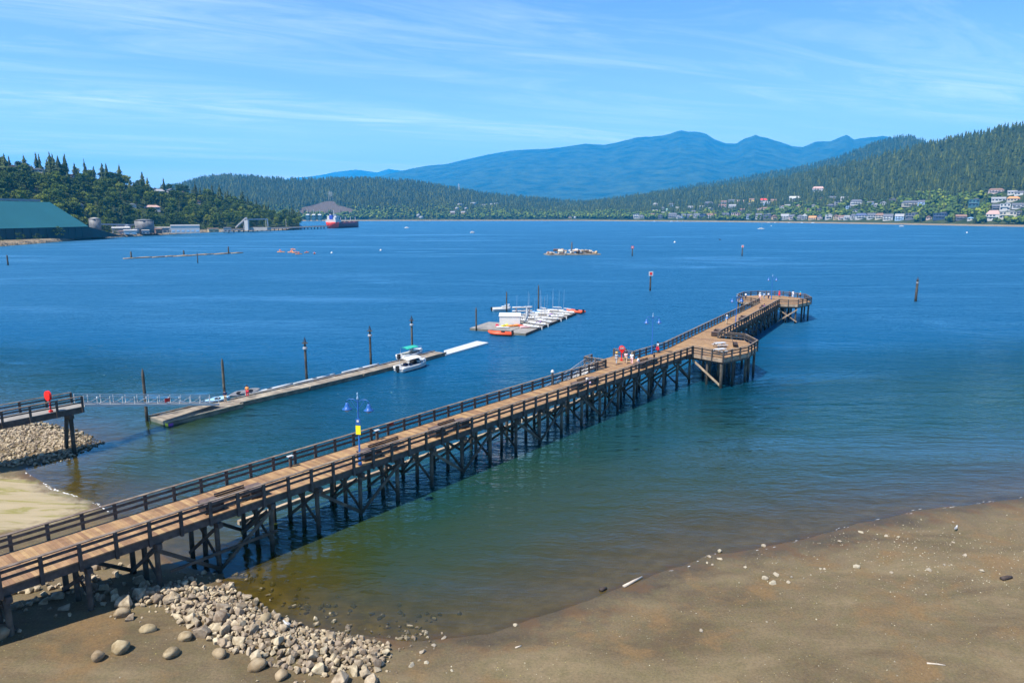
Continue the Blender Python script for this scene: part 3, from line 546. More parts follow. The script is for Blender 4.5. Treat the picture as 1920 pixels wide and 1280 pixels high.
def ground_z(x, y):
    x = np.asarray(x, float); y = np.asarray(y, float)
    d = shore_dist(x, y) + 1.1*fbm(x/5, y/5, 3, 3)*np.clip((x+2)/8, .15, 1)
    k = np.clip((x+20)/22, 0, 1); slope = .15*(1-k)+.045*k
    ramp = np.exp(-((x+44)/9)**2-((y-58)/9)**2); slope = slope*(1-ramp)+.07*ramp
    spit = np.exp(-((x+56)/13)**2-((y-76)/7)**2)
    slope = slope*(1-spit)+.065*spit
    land = 3.2*(1-np.exp(-np.maximum(d, 0)*slope/3.2)) + spit*.08*np.clip(d, 0, 1.5)
    sea = np.maximum(.062*np.minimum(d, 0)*(1+.6*(1-k)), -6.) - np.clip(-d-60, 0, 200)*.02
    z = np.where(d > 0, land, np.maximum(sea, -7.5))
    near = (np.abs(x) < 120) & (y < 150)
    return z + np.where(near, .10*fbm(x/2.3, y/2.3, 4, 9)*np.clip(np.abs(d), 0.15, 1), 0)
def axis(lo, hi, step, far):
    a = list(np.arange(lo, hi+step/2, step)); s = step; p = a[-1]; q = a[0]; up, dn = [], []
    while p < far: s *= 1.28; p += s; up.append(min(p, far))
    s = step
    while q > -far: s *= 1.28; q -= s; dn.append(max(q, -far))
    return np.array(dn[::-1]+a+up)
def grid_mesh(name, xs, ys, zf, m, attrs=None):
    X, Y = np.meshgrid(xs, ys); Z = zf(X, Y) if callable(zf) else np.full(X.shape, float(zf))
    ny, nx = X.shape; i = np.arange(ny*nx).reshape(ny, nx)
    f = np.stack([i[:-1, :-1], i[:-1, 1:], i[1:, 1:], i[1:, :-1]], -1).reshape(-1, 4)
    return np_mesh(name, np.stack([X, Y, Z], -1).reshape(-1, 3), f, m, {k: a(X, Y).ravel() for k, a in (attrs or {}).items()}, True)
def np_mesh(name, v, f, m, attrs=None, smooth=False):
    me = bpy.data.meshes.new(name); n = f.shape[1]
    me.vertices.add(len(v)); me.vertices.foreach_set('co', np.ascontiguousarray(v, np.float32).ravel())
    me.loops.add(f.size); me.loops.foreach_set('vertex_index', np.ascontiguousarray(f, np.int32).ravel())
    me.polygons.add(len(f)); me.polygons.foreach_set('loop_start', np.arange(0, f.size, n, dtype=np.int32)); me.polygons.foreach_set('loop_total', np.full(len(f), n, np.int32))
    if smooth: me.polygons.foreach_set('use_smooth', np.ones(len(f), bool))
    me.update(calc_edges=True)
    for k, a in (attrs or {}).items():
        at = me.attributes.new(k, 'FLOAT', 'POINT'); at.data.foreach_set('value', np.ascontiguousarray(a, np.float32))
    me.materials.append(MATS[m]); return me
def ground_material():
    m = bpy.data.materials.new('tidal_mud'); m.use_nodes = True; t = m.node_tree; b = t.nodes['Principled BSDF']
    g = t.nodes.new('ShaderNodeNewGeometry'); pos = g.outputs['Position']; sp = t.nodes.new('ShaderNodeSeparateXYZ'); t.links.new(pos, sp.inputs[0])
    big = noise_n(t, mapping(t, pos, scale=(.10, .24, .3), rot=(0, 0, R(-20))), 1., 6, .6, .6); mid = noise_n(t, pos, .9, 6, .65); fine = noise_n(t, pos, 7., 4, .7)
    c = mixc(t, ramp_n(t, big, [(.34, 0.), (.66, 1.)]), (.080, .055, .027), (.164, .121, .064))
    c = mixc(t, ramp_n(t, mid, [(.42, 0.), (.72, .55)]), c, (.098, .084, .034))
    c = mixc(t, ramp_n(t, noise_n(t, mapping(t, pos, loc=(40, 9, 0)), .33, 5, .6, .4), [(.52, 0.), (.66, .75)]), c, (.15, .09, .036))
    h = N(t, 'ShaderNodeHueSaturation'); t.links.new(c, h.inputs['Color']); t.links.new(math_n(t, 'ADD', math_n(t, 'ADD', math_n(t, 'MULTIPLY', fine, 1.3), math_n(t, 'MULTIPLY', noise_n(t, pos, 22., 3, .7), .7)), .02), h.inputs['Value']); c = h.outputs[0]
    vo = N(t, 'ShaderNodeTexVoronoi', Scale=4.2); t.links.new(pos, vo.inputs['Vector'])
    grp = ramp_n(t, noise_n(t, pos, .22, 4), [(.46, 0.), (.62, 1.)])
    speck = math_n(t, 'MULTIPLY', ramp_n(t, vo.outputs['Distance'], [(.09, 1.), (.15, 0.)]), grp)
    vc = t.nodes.new('ShaderNodeSeparateColor'); t.links.new(vo.outputs['Color'], vc.inputs[0])
    speck = math_n(t, 'MULTIPLY', speck, ramp_n(t, vc.outputs[0], [(.45, 0.), (.55, 1.)]))
    c = mixc(t, speck, c, ramp_n(t, vc.outputs[1], [(.0, (.42, .36, .05)), (.5, (.5, .44, .3)), (1., (.10, .09, .06))]))
    sand = N(t, 'ShaderNodeAttribute', _attribute_name='sand').outputs['Fac']
    stripe = noise_n(t, mapping(t, pos, scale=(.07, .5, 1), rot=(0, 0, R(12))), 1.3, 5, .6, .8)
    sc_ = ramp_n(t, stripe, [(.35, (.34, .27, .165)), (.5, (.30, .24, .14)), (.58, (.20, .175, .045)), (.66, (.36, .29, .185))])
    c = mixc(t, ramp_n(t, math_n(t, 'ADD', sand, math_n(t, 'MULTIPLY', math_n(t, 'SUBTRACT', mid, .5), .5)), [(.4, 0.), (.55, 1.)]), c, sc_)
    weed = ramp_n(t, math_n(t, 'ADD', sp.outputs[2], math_n(t, 'MULTIPLY', mid, .25)), [(0., 0.), (.09, .75), (.17, .75), (.24, 0.)])
    weed = math_n(t, 'MULTIPLY', weed, ramp_n(t, noise_n(t, pos, .5, 3), [(.5, 0.), (.6, 1.)]))
    c = mixc(t, weed, c, (.15, .085, .035))
    sub = ramp_n(t, math_n(t, 'MULTIPLY', sp.outputs[2], -1.), [(.0, 0.), (.06, 1.)])
    c = mixc(t, sub, c, mixc(t, ramp_n(t, math_n(t, 'MULTIPLY', math_n(t, 'ADD', sp.outputs[0], 12.), .1, True), [(.3, 0.), (1., 1.)]), mixc(t, ramp_n(t, mid, [(.4, 0.), (.65, 1.)]), (.10, .075, .022), (.24, .17, .04)), mixc(t, ramp_n(t, mid, [(.4, 0.), (.65, 1.)]), (.14, .108, .062), (.21, .165, .10))))
    wet = ramp_n(t, math_n(t, 'ADD', sp.outputs[2], math_n(t, 'MULTIPLY', math_n(t, 'SUBTRACT', mid, .5), .22)), [(.03, .62), (.13, 1.)])   # sand soaked by the tide
    c = mixc(t, 1., c, wet, 'MULTIPLY')
    t.links.new(c, b.inputs['Base Color'])
    b.inputs['Specular IOR Level'].default_value = .35
    t.links.new(ramp_n(t, math_n(t, 'ADD', sp.outputs[2], math_n(t, 'MULTIPLY', big, .35)), [(.12, .45), (.4, .85)]), b.inputs['Roughness'])
    bn = N(t, 'ShaderNodeBump', Strength=.5, Distance=.06); t.links.new(math_n(t, 'ADD', fine, math_n(t, 'MULTIPLY', speck, .6)), bn.inputs['Height']); t.links.new(bn.outputs[0], b.inputs['Normal'])
    MATS['tidal_mud'] = m
ground_material()
def water_material():
    m = bpy.data.materials.new('inlet_water'); m.use_nodes = True; t = m.node_tree; t.nodes.clear()
    out = t.nodes.new('ShaderNodeOutputMaterial'); g = t.nodes.new('ShaderNodeNewGeometry'); pos = g.outputs['Position']
    dep = N(t, 'ShaderNodeAttribute', _attribute_name='depth').outputs['Fac']
    patch = noise_n(t, pos, .035, 4, .6, .5)
    body = ramp_n(t, math_n(t, 'MULTIPLY', math_n(t, 'ADD', dep, math_n(t, 'MULTIPLY', math_n(t, 'SUBTRACT', patch, .5), 1.2)), .2, True),
                  [(0., (.085, .062, .012)), (.05, (.056, .050, .010)), (.13, (.030, .042, .008)), (.30, (.010, .037, .022)), (.55, (.002, .038, .065)), (.92, (.001, .056, .132))])
    dif = t.nodes.new('ShaderNodeBsdfDiffuse'); t.links.new(body, dif.inputs[0])
    tr = N(t, 'ShaderNodeBsdfTransparent', Color=(.86, .84, .66, 1))
    op = math_n(t, 'SUBTRACT', 1., math_n(t, 'EXPONENT', math_n(t, 'MULTIPLY', math_n(t, 'MAXIMUM', dep, 0.), -2.1)))
    mx = t.nodes.new('ShaderNodeMixShader'); t.links.new(op, mx.inputs[0]); t.links.new(tr.outputs[0], mx.inputs[1]); t.links.new(dif.outputs[0], mx.inputs[2])
    lanes = noise_n(t, mapping(t, pos, scale=(.004, .016, 1), rot=(0, 0, R(16))), 1.2, 7, .65, 1.6)
    calm = ramp_n(t, lanes, [(.36, .30), (.52, 1.)])
    lanef = ramp_n(t, lanes, [(.34, 1.22), (.50, 1.0), (.68, .90)])
    fetch = ramp_n(t, math_n(t, 'MULTIPLY', dep, .22, True), [(0., .10), (.16, .30), (.45, .8), (1., 1.)])
    rp = mapping(t, pos, scale=(.55, 1.25, 1), rot=(0, 0, R(12)))
    h1 = noise_n(t, rp, .42, 4, .6, .4); h2 = noise_n(t, mapping(t, pos, scale=(.6, 1.1, 1), rot=(0, 0, R(-24))), 2.1, 3, .6, .2); h3 = noise_n(t, rp, .13, 2, .5)
    hh = math_n(t, 'ADD', math_n(t, 'ADD', math_n(t, 'MULTIPLY', h1, .60), math_n(t, 'MULTIPLY', h2, .17)), math_n(t, 'MULTIPLY', h3, .8))
    hh = math_n(t, 'MULTIPLY', math_n(t, 'MULTIPLY', hh, calm), fetch)
    bn = N(t, 'ShaderNodeBump', Strength=1., Distance=1.25); t.links.new(hh, bn.inputs['Height'])
    gl = N(t, 'ShaderNodeBsdfGlossy', Roughness=.12, Color=(.48, .86, 1., 1)); t.links.new(bn.outputs[0], gl.inputs['Normal'])
    t.links.new(ramp_n(t, math_n(t, 'MULTIPLY', dep, .14, True), [(0., .05), (.3, .08), (.9, .34)]), gl.inputs['Roughness'])
    fr = N(t, 'ShaderNodeFresnel', IOR=1.45); t.links.new(bn.outputs[0], fr.inputs['Normal'])
    m2 = t.nodes.new('ShaderNodeMixShader'); t.links.new(math_n(t, 'MULTIPLY', math_n(t, 'MULTIPLY', fr.outputs[0], ramp_n(t, math_n(t, 'MULTIPLY', dep, .14, True), [(0., .9), (.2, 1.25), (.8, .66)])), lanef), m2.inputs[0]); t.links.new(mx.outputs[0], m2.inputs[1]); t.links.new(gl.outputs[0], m2.inputs[2])
    t.links.new(m2.outputs[0], out.inputs[0]); MATS['inlet_water'] = m
water_material()
sand_mask = lambda X, Y: np.clip(1.5-np.hypot((X+50)/13, (Y-57)/7.5), 0, 1)*(shore_dist(X, Y) > -3)*((Y-36.62)*.6325-(X+28.56)*.7745 > 4.2)
obj('ground', grid_mesh('ground', axis(-64, 62, .33, 26800), axis(28, 90, .33, 26800), ground_z, 'tidal_mud', {'sand': sand_mask}), kind='structure')
obj('water', grid_mesh('water', axis(-66, 64, .7, 26600), axis(34, 110, .7, 26600), 0., 'inlet_water', {'depth': lambda X, Y: -ground_z(X, Y)}), kind='structure')

# ------------------------------------------------------------------ hills and mountains
def hill_material(name, a, b, sc, sand=True, high=None, bump=1.):
    m = bpy.data.materials.new(name); m.use_nodes = True; t = m.node_tree; p = t.nodes['Principled BSDF']; p.inputs['Roughness'].default_value = .9; p.inputs['Specular IOR Level'].default_value = .1
    g = t.nodes.new('ShaderNodeNewGeometry'); pos = g.outputs['Position']; sp = t.nodes.new('ShaderNodeSeparateXYZ'); t.links.new(pos, sp.inputs[0])
    nz = noise_n(t, pos, sc, 6, .65); c = mixc(t, ramp_n(t, nz, [(.35, 0.), (.68, 1.)]), a, b)
    bare = N(t, 'ShaderNodeAttribute', _attribute_name='bare').outputs['Fac']
    c = mixc(t, ramp_n(t, math_n(t, 'ADD', bare, math_n(t, 'MULTIPLY', math_n(t, 'SUBTRACT', nz, .5), .6)), [(.4, 0.), (.6, 1.)]), c, (.12, .092, .07))
    if sand:
        c = mixc(t, ramp_n(t, math_n(t, 'MULTIPLY', sp.outputs[2], .1, True), [(.0, 0.), (.02, .6), (.05, 1.), (.30, 1.), (.42, 0.)]), c, mixc(t, nz, (.19, .145, .095), (.33, .26, .175)))
    if high:
        zf = math_n(t, 'ADD', sp.outputs[2], math_n(t, 'MULTIPLY', math_n(t, 'SUBTRACT', noise_n(t, pos, .004, 6, .7), .5), high[1]))
        c = mixc(t, ramp_n(t, math_n(t, 'DIVIDE', zf, 3000.), [(high[0]/3000., 0.), (high[0]/3000.+.06, 1.)]), c, (.15, .14, .14))
        sn = math_n(t, 'MULTIPLY', ramp_n(t, math_n(t, 'DIVIDE', zf, 3000.), [(high[0]/3000.+.01, 0.), (high[0]/3000.+.05, 1.)]), ramp_n(t, noise_n(t, mapping(t, pos, loc=(500, 0, 0)), .009, 4, .7), [(.63, 0.), (.68, 1.)]))
        c = mixc(t, sn, c, (.85, .87, .9))
    t.links.new(c, p.inputs['Base Color'])
    bn = N(t, 'ShaderNodeBump', Strength=bump, Distance=12.); t.links.new(noise_n(t, pos, sc*2.2, 5, .7), bn.inputs['Height']); t.links.new(bn.outputs[0], p.inputs['Normal'])
    MATS[name] = m
hill_material('forest_floor', (.022, .040, .012), (.07, .085, .025), .03)
hill_material('far_forest', (.016, .034, .014), (.040, .062, .020), .012, False)
hill_material('mountain_side', (.008, .022, .012), (.055, .075, .03), .0035, False, (1880, 420))
def hill(name, cols, nt_, nv, m, amp, wave, seed, bare=None):
    T, V = np.meshgrid(np.linspace(0, 1, nt_), np.linspace(0, 1, nv)); P = hill_eval(cols, T, V, amp, wave, seed)
    i = np.arange(nt_*nv).reshape(nv, nt_)
    f = np.stack([i[:-1, :-1], i[:-1, 1:], i[1:, 1:], i[1:, :-1]], -1).reshape(-1, 4)
    v = P.reshape(-1, 3)
    return obj(name, np_mesh(name, v, f, m, {'bare': bare(v) if bare else np.zeros(len(v))}, True), kind='structure')
CLEARING = [(-840, 2850), (-640, 2885), (-622, 2950), (-690, 3030), (-742, 3090), (-800, 3260), (-838, 3285), (-850, 3160), (-875, 2990)]
def in_poly(x, y, poly):
    ins = np.zeros(np.shape(x), bool)
    for (ax, ay), (bx, by) in zip(poly, poly[1:]+poly[:1]):
        ins ^= ((ay > y) != (by > y)) & (x < (bx-ax)*(y-ay)/((by-ay) or 1e-9)+ax)
    return ins
hill('wooded_hill', LEFT_HILL, 160, 110, 'forest_floor', 0, 90, 1)
hill('forested_hill', RIGHT_HILL, 220, 120, 'forest_floor', 16, 260, 2)
hill('forested_ridge', MID_HILL, 240, 110, 'forest_floor', 30, 420, 3, lambda v: in_poly(v[:, 0], v[:, 1], CLEARING)*1.)
hill('back_ridge', BACK_RIDGE, 160, 60, 'far_forest', 30, 500, 4)
hill('mountain', MOUNTAIN, 420, 110, 'mountain_side', 300, 2100, 5)
hill('far_mountain', FAR_MOUNTAIN, 180, 50, 'mountain_side', 160, 1500, 6)
# ------------------------------------------------------------------ trees
def conifer_np(n, layers, r=.17, seed=0, trunk=True):
    """unit-height fir: drooping ragged tiers"""
    g = np.random.default_rng(seed); v, f = [], []
    for k in range(layers):
        u = k/layers; z0 = .10+.86*u; rr = r*(1-u)**.8*(1+.22*g.normal()); z1 = min(1., z0+.9/layers*1.9)
        o = len(v); v.append((g.normal()*.006, g.normal()*.006, z1))
        for i in range(n):
            a = 2*math.pi*(i+.5*(k % 2)+.3*g.random())/n; q = rr*(1.15 if i % 2 else .62)*(1+.25*g.normal()*.6)
            v.append((q*math.cos(a), q*math.sin(a), z0-.03*g.random()-(.02 if i % 2 else -.01)))
        f += [(o, o+1+i, o+1+(i+1) % n) for i in range(n)]
    return np.array(v), np.array(f)
def lobe_np(k, seed):
    """unit-height low-detail broadleaf crown of several ragged lobes"""
    g = np.random.default_rng(seed); V, Fc = [], []
    bm = bmesh.new(); bmesh.ops.create_icosphere(bm, subdivisions=1, radius=1.); bv = np.array([q.co[:] for q in bm.verts]); bf = np.array([[q.index for q in p.verts] for p in bm.faces]); bm.free()
    for i in range(k):
        a = g.random()*6.28; rr = .24*math.sqrt(g.random()); c = (rr*math.cos(a), rr*math.sin(a), .35+.42*g.random())
        s = .17+.12*g.random(); vv = bv*(s*(1+.28*g.normal(size=(len(bv), 1))))*np.array([1, 1, .85])+c
        Fc.append(bf+sum(len(x) for x in V)); V.append(vv)
    return np.concatenate(V), np.concatenate(Fc)
def leafy_np(seed, nb=30, nl=52, wide=.30):
    """unit-height broadleaf crown of leaf-cluster faces on many clumps"""
    g = np.random.default_rng(seed); v, f = [], []
    for i in range(nb):
        a = g.random()*6.28; h = g.random()**.8; rr = wide*math.sqrt(g.random())*(1-.75*max(0, h-.45)**1.1); c = np.array((rr*math.cos(a), rr*math.sin(a), .24+.64*h)); s = .085+.07*g.random()
        for j in range(nl):
            d = g.normal(size=3); d /= np.linalg.norm(d); p = c+d*s*(.7+.4*g.random())*np.array([1, 1, .8])
            e1 = np.cross(d+.9*g.normal(size=3), g.normal(size=3)); e1 /= np.linalg.norm(e1)+1e-6; e2 = np.cross(d+.4*g.normal(size=3), e1); e2 /= np.linalg.norm(e2)+1e-6
            q = .020+.018*g.random(); o = len(v); v += [p-e1*q, p+e2*q, p+e1*q*1.1, p-e2*q*.8]; f += [(o, o+1, o+2), (o, o+2, o+3)]
    return np.array(v), np.array(f)
def scatter_mesh(name, protos, pos, sc, tint, m):
    """one merged mesh of many far trees"""
    V, Fc, T, o = [], [], [], 0
    for k, (bv, bf) in enumerate(protos):
        idx = np.arange(k, len(pos), len(protos)); a = rng.random(len(idx))*6.28; ca, sa = np.cos(a)[:, None], np.sin(a)[:, None]
        s = sc[idx][:, None]; sw = s*(.85+.4*rng.random((len(idx), 1)))
        x = (bv[:, 0]*ca-bv[:, 1]*sa)*sw+pos[idx, 0:1]; y = (bv[:, 0]*sa+bv[:, 1]*ca)*sw+pos[idx, 1:2]; z = bv[:, 2]*s+pos[idx, 2:3]
        V.append(np.stack([x, y, z], -1).reshape(-1, 3)); nb_ = len(bv)
        Fc.append((bf[None]+(np.arange(len(idx))*nb_)[:, None, None]+o).reshape(-1, 3)); o += len(idx)*nb_
        T.append(np.repeat(tint[idx], nb_))
    return np_mesh(name, np.concatenate(V), np.concatenate(Fc), m, {'tint': np.concatenate(T)})
ALL_HOUSES = [(h[0], h[1], h[3]) for h in SHORE_HOUSES+HILL_HOUSES]+[(h[0], h[1], h[3]) for h in TERMINAL_BUILDINGS]
def clear_of_houses(p, front=75., back=14., side=.62):
    keep = np.ones(len(p), bool); d = np.hypot(p[:, 0], p[:, 1]); az = np.arctan2(p[:, 0], p[:, 1])
    for hx, hy, hw in ALL_HOUSES:
        hd = math.hypot(hx, hy); lat = np.abs(az-math.atan2(hx, hy))*hd
        keep &= ~((lat < hw*side+4) & (d > hd-front) & (d < hd+back))
    return keep
FIRS = [conifer_np(7, 5, .17, s) for s in range(5)]
LOBES = [lobe_np(4, s) for s in range(5)]
# right hillside
def sample(cols, n, v0, v1, noise, pw=1.):
    t = rng.random(n); v = v0+(v1-v0)*rng.random(n)**pw; return hill_eval(cols, t, v, *noise), v
Pr, Vr = sample(RIGHT_HILL, 17000, .24, .90, (16, 260, 2)); k = clear_of_houses(Pr, 48., 10., .5); Pr, Vr = Pr[k], Vr[k]
low = (Vr < .42+.10*fbm(Pr[:, 0]/160, Pr[:, 1]/160, 3, 21)*2) & (rng.random(len(Pr)) < .74)
firs = Pr[~low]; broad = Pr[low]
order = np.argsort(np.hypot(firs[:, 0], firs[:, 1])); firs = firs[order]
n_ind = 200
frm = np.hypot(firs[:, 0], firs[:, 1]); in_view = firs[:, 0]/firs[:, 1] < .74
near_idx = np.where(in_view)[0][:n_ind]
rest = np.setdiff1d(np.arange(len(firs)), near_idx)
fv = [conifer_np(8, 7, .16, 40+s) for s in range(4)]
fir_me = [np_mesh('fir', a, b, 'conifer_leaf') for a, b in fv]
for i in near_idx:
    o = obj('fir_tree', fir_me[i % 4], None, tuple(firs[i]-np.array([0, 0, .5])), rng.random()*6.28, None, 'dark fir among the houses low on the forested hillside at right', 'fir tree', 'firs low on the right hillside')
    h = 17+12*rng.random(); o.scale = (h*1.1, h*1.1, h)
obj('fir_forest', scatter_mesh('fir_forest', FIRS, firs[rest], 15+13*rng.random(len(rest)), rng.random(len(rest))*.8, 'conifer_leaf'), kind='stuff', label='dense fir forest covering the steep hillside at right', cat='forest')
obj('leafy_wood', scatter_mesh('leafy_wood', LOBES, broad, 11+11*rng.random(len(broad)), rng.random(len(broad)), 'broad_leaf'), kind='stuff', label='bright green leafy trees between the houses of the far right shore', cat='wood')
# far ridge
Pm, Vm = sample(MID_HILL, 17000, .22, .80, (30, 420, 3)); Pm = Pm[clear_of_houses(Pm, 110., 10.)]
Pm = Pm[~in_poly(Pm[:, 0], Pm[:, 1], CLEARING)]; Pm = Pm[Pm[:, 0]/Pm[:, 1] > -.56]
lm = rng.random(len(Pm)) < np.clip((60-Pm[:, 2])/60, 0, .75)
obj('ridge_forest', scatter_mesh('ridge_forest', FIRS, Pm[~lm], 18+12*rng.random((~lm).sum()), rng.random((~lm).sum())*.8, 'conifer_leaf'), kind='stuff', label='fir forest on the low ridge across the inlet behind the red ship', cat='forest')
obj('shore_wood', scatter_mesh('shore_wood', LOBES, Pm[lm], 13+9*rng.random(lm.sum()), rng.random(lm.sum()), 'broad_leaf'), kind='stuff', label='green leafy wood along the far shore at the middle of the view', cat='wood')
Pb, Vb = sample(BACK_RIDGE, 5000, .3, .75, (30, 500, 4))
obj('ridgeline_forest', scatter_mesh('ridgeline_forest', FIRS, Pb, 18+12*rng.random(len(Pb)), rng.random(len(Pb))*.7, 'conifer_leaf'), kind='stuff', label='hazy forest on the ridge rising behind the right hillside', cat='forest')
# left hillside: single trees with trunk and crown
trunk_me = MB().tube([(0, 0, -.04), (.01, 0, .2), (0, .01, .5)], [.022, .016, .006], 6).mesh('trunk', 'bark')
ftrunk_me = MB().tube([(0, 0, -.04), (0, 0, .5), (0, 0, .97)], [.018, .011, .002], 6).mesh('trunk', 'bark')
crown_b = [np_mesh('crown', *leafy_np(60+s, wide=w_), 'broad_leaf') for s, w_ in enumerate((.30, .34, .26, .30, .38))]
crown_c = [np_mesh('crown', *conifer_np(11, 13, r_, 80+s), 'conifer_leaf') for s, r_ in enumerate((.17, .14, .2, .16))]
def tree(kind, p, h, label, group):
    nm = 'fir_tree' if kind else 'broadleaf_tree'
    r = thing(nm, label, 'fir tree' if kind else 'tree', p, rng.random()*6.28, group); wd = h*(1+.25*rng.random())
    r.scale = (wd, wd, h)
    obj('crown', (crown_c if kind else crown_b)[int(rng.integers(4 if kind else 5))], r); obj('trunk', ftrunk_me if kind else trunk_me, r)
Pl, Vl = sample(LEFT_HILL, 4200, .335, .80, (0, 90, 1)); k = clear_of_houses(Pl, 62., 8., .68) & (Pl[:, 0]/Pl[:, 1] > -.78); Pl, Vl = Pl[k], Vl[k]
sel, taken = [], []
for i in range(len(Pl)):
    p = Pl[i]
    if all((p[0]-q[0])**2+(p[1]-q[1])**2 > 12.5**2 for q in taken): taken.append(p); sel.append(i)
for i in sel:
    p, v = Pl[i], Vl[i]; top = v > .66; fir = rng.random() < (.62 if top else .10)
    if fir: h = (17+17*rng.random()**1.5) if top else 16+9*rng.random(); lb = 'dark fir standing among the trees of the wooded hill at left'
    else: h = 14+9*rng.random(); lb = 'round leafy tree on the wooded hill behind the teal warehouse'
    if p[0]/p[1] > -.36: h *= .8
    tree(int(fir), (p[0], p[1], p[2]-.4), h, lb, 'firs on the left hill' if fir else 'leafy trees on the left hill')
# scrub along the left bank
scrub_me = [np_mesh('shrub', *leafy_np(90+s, 12, 26, .42), 'broad_leaf') for s in range(3)]
for i, (x, s) in enumerate([(8, 5), (47, 6), (78, 5), (115, 9), (128, 5), (140, 5), (178, 6), (222, 5), (238, 5), (262, 8), (275, 7), (300, 8), (312, 9), (322, 8), (330, 7), (350, 6), (372, 8), (386, 9), (400, 8), (420, 8), (436, 7), (455, 8), (90, 3), (160, 3), (205, 4)]):
    az = math.atan((x-960)/1333.); C_ = np.array(LEFT_HILL, float); a_ = np.arctan2(C_[:, 1, 0], C_[:, 1, 1]); tt = float(np.interp(az, a_, np.linspace(0, 1, len(C_))))
    p = hill_eval(LEFT_HILL, tt, (1.55 if i < 9 else 2.1)/(C_.shape[1]-1))
    o = obj('shrub', scrub_me[i % 3], None, (p[0], p[1], p[2]-.5), i*1.7, None, 'green shrub on the pale sandy bank of the left shore', 'shrub', 'shrubs on the left bank'); o.scale = (s*1.7, s*1.7, s*1.4)

# ------------------------------------------------------------------ houses
ORD = ['first', 'second', 'third', 'fourth', 'fifth', 'sixth', 'seventh', 'eighth', 'ninth', 'tenth', 'eleventh', 'twelfth', 'thirteenth', 'fourteenth', 'fifteenth', 'sixteenth', 'seventeenth', 'eighteenth', 'nineteenth', 'twentieth']
def ordinal(i):
    if i < 20: return ORD[i]
    t_, u_ = divmod(i+1, 10); b_ = {2: 'twenty', 3: 'thirty', 4: 'forty', 5: 'fifty', 6: 'sixty'}[t_]
    return (b_[:-1]+'ieth') if u_ == 0 else b_+'-'+ORD[u_-1]
CN = {'pinkroof': 'dusty pink', 'navyroof': 'navy', 'greenroof': 'pale green', 'bluemetal': 'light blue', 'slate': 'dark slate'}
def house(x, y, z, wd, h, wc, rc, shape, label, group, name='house'):
    yaw = math.atan2(y, x)-math.pi/2+rng.normal()*.18; dp = min(wd*.75, 11.); wh = h*(.92 if shape == 'f' else .58)
    r = thing(name, label, 'house', (x, y, z-.3), yaw, group)
    MB().box((0, 0, wh/2-1.5), (wd, dp, wh+3)).build('wall', wc, r)
    e = .7; m = MB(); a, b = wd/2+e, dp/2+e
    if shape == 'f': m.box((0, 0, wh+.2), (wd+1.2, dp+1.2, .4)); m.box((wd*.18, dp*.1, wh+h*.06+.4), (wd*.4, dp*.5, h*.12))
    elif shape == 'g':
        if wd > 16: m.add([(-a, -b, wh), (a, -b, wh), (a, b, wh), (-a, b, wh), (-a, 0, h), (a, 0, h)], [(0, 1, 5, 4), (2, 3, 4, 5), (1, 2, 5), (3, 0, 4), (3, 2, 1, 0)])
        else: m.add([(-a, -b, wh), (a, -b, wh), (a, b, wh), (-a, b, wh), (0, -b, h), (0, b, h)], [(0, 1, 4), (1, 2, 5, 4), (2, 3, 5), (3, 0, 4, 5), (3, 2, 1, 0)])
    else:
        q = a-b*.8 if a > b else a*.2
        m.add([(-a, -b, wh), (a, -b, wh), (a, b, wh), (-a, b, wh), (-q, 0, h), (q, 0, h)], [(0, 1, 5, 4), (2, 3, 4, 5), (1, 2, 5), (3, 0, 4), (3, 2, 1, 0)])
    rf = m.build('roof', rc, r)
    if shape != 'f' and wd > 14: MB().box((wd*.22, dp*.12, h*.92), (.9, .9, h*.4)).build('chimney', 'brown', rf)
    rows = 2 if wh > 6 else 1; nw = max(2, int(wd/6))
    for j in range(rows):
        for i in range(nw):
            if rng.random() < .12: continue
            ww = wd/nw*(.45+.3*rng.random())
            timber('window', ((i+.5)*wd/nw-wd/2-ww/2, -dp/2-.05, (j+.55)*wh/rows), ((i+.5)*wd/nw-wd/2+ww/2, -dp/2-.05, (j+.55)*wh/rows), .22, wh/rows*.45, 'glass_dark', r)
    if rows == 2: timber('balcony', (-wd*.42, -dp/2-.9, wh*.5), (wd*.3, -dp/2-.9, wh*.5), 1.6, .35, 'white' if wc != 'white' else 'grey', r)
    return r
water_row = sorted([h for h in SHORE_HOUSES if h[2] < 14], key=lambda h: -h[0]/h[1]); hill_row = sorted([h for h in SHORE_HOUSES if h[2] >= 14], key=lambda h: -h[0]/h[1])
sh_n = {'h': 'hipped', 'g': 'gabled', 'f': 'flat'}
for row, txt in ((water_row, '{} from right in the far waterfront row'), (hill_row, '{} from right on the far slope')):
    for i, h in enumerate(row):
        house(*h, f"{CN.get(h[5], h[5])} house with {sh_n[h[7]]} {CN.get(h[6], h[6])} roof, {txt.format(ordinal(i))}", 'houses on the far right shore')
for i, h in enumerate(sorted(HILL_HOUSES, key=lambda h: h[0]/h[1])):
    house(*h, f"{CN.get(h[5], h[5])} house with {CN.get(h[6], h[6])} roof on the wooded left hill, {ordinal(i)} from the left", 'houses on the left hill')
for i, (x, y, z, wd, h) in enumerate(sorted(TERMINAL_BUILDINGS, key=lambda q: q[0]/q[1])):
    if i % 3 != 2:
        o = thing('storage_tank', f'white round storage tank on the green slope across the inlet, {ordinal(i)} from left', 'tank', (x, y, z-1), 0, 'terminal buildings across the inlet')
        MB().lathe([(wd/2, -2), (wd/2, h), (wd/2, h+.01)], 20).build('tank_wall', 'white', o, True); MB().lathe([(wd/2+.2, h), (wd*.3, h*1.12), (.2, h*1.2)], 20).build('tank_roof', 'white_paint', o, True)
    else: house(x, y, z, wd, h, 'tan', 'grey', 'g', f'tan shed on the green slope across the inlet, {ordinal(i)} from left', 'terminal buildings across the inlet', 'shed')
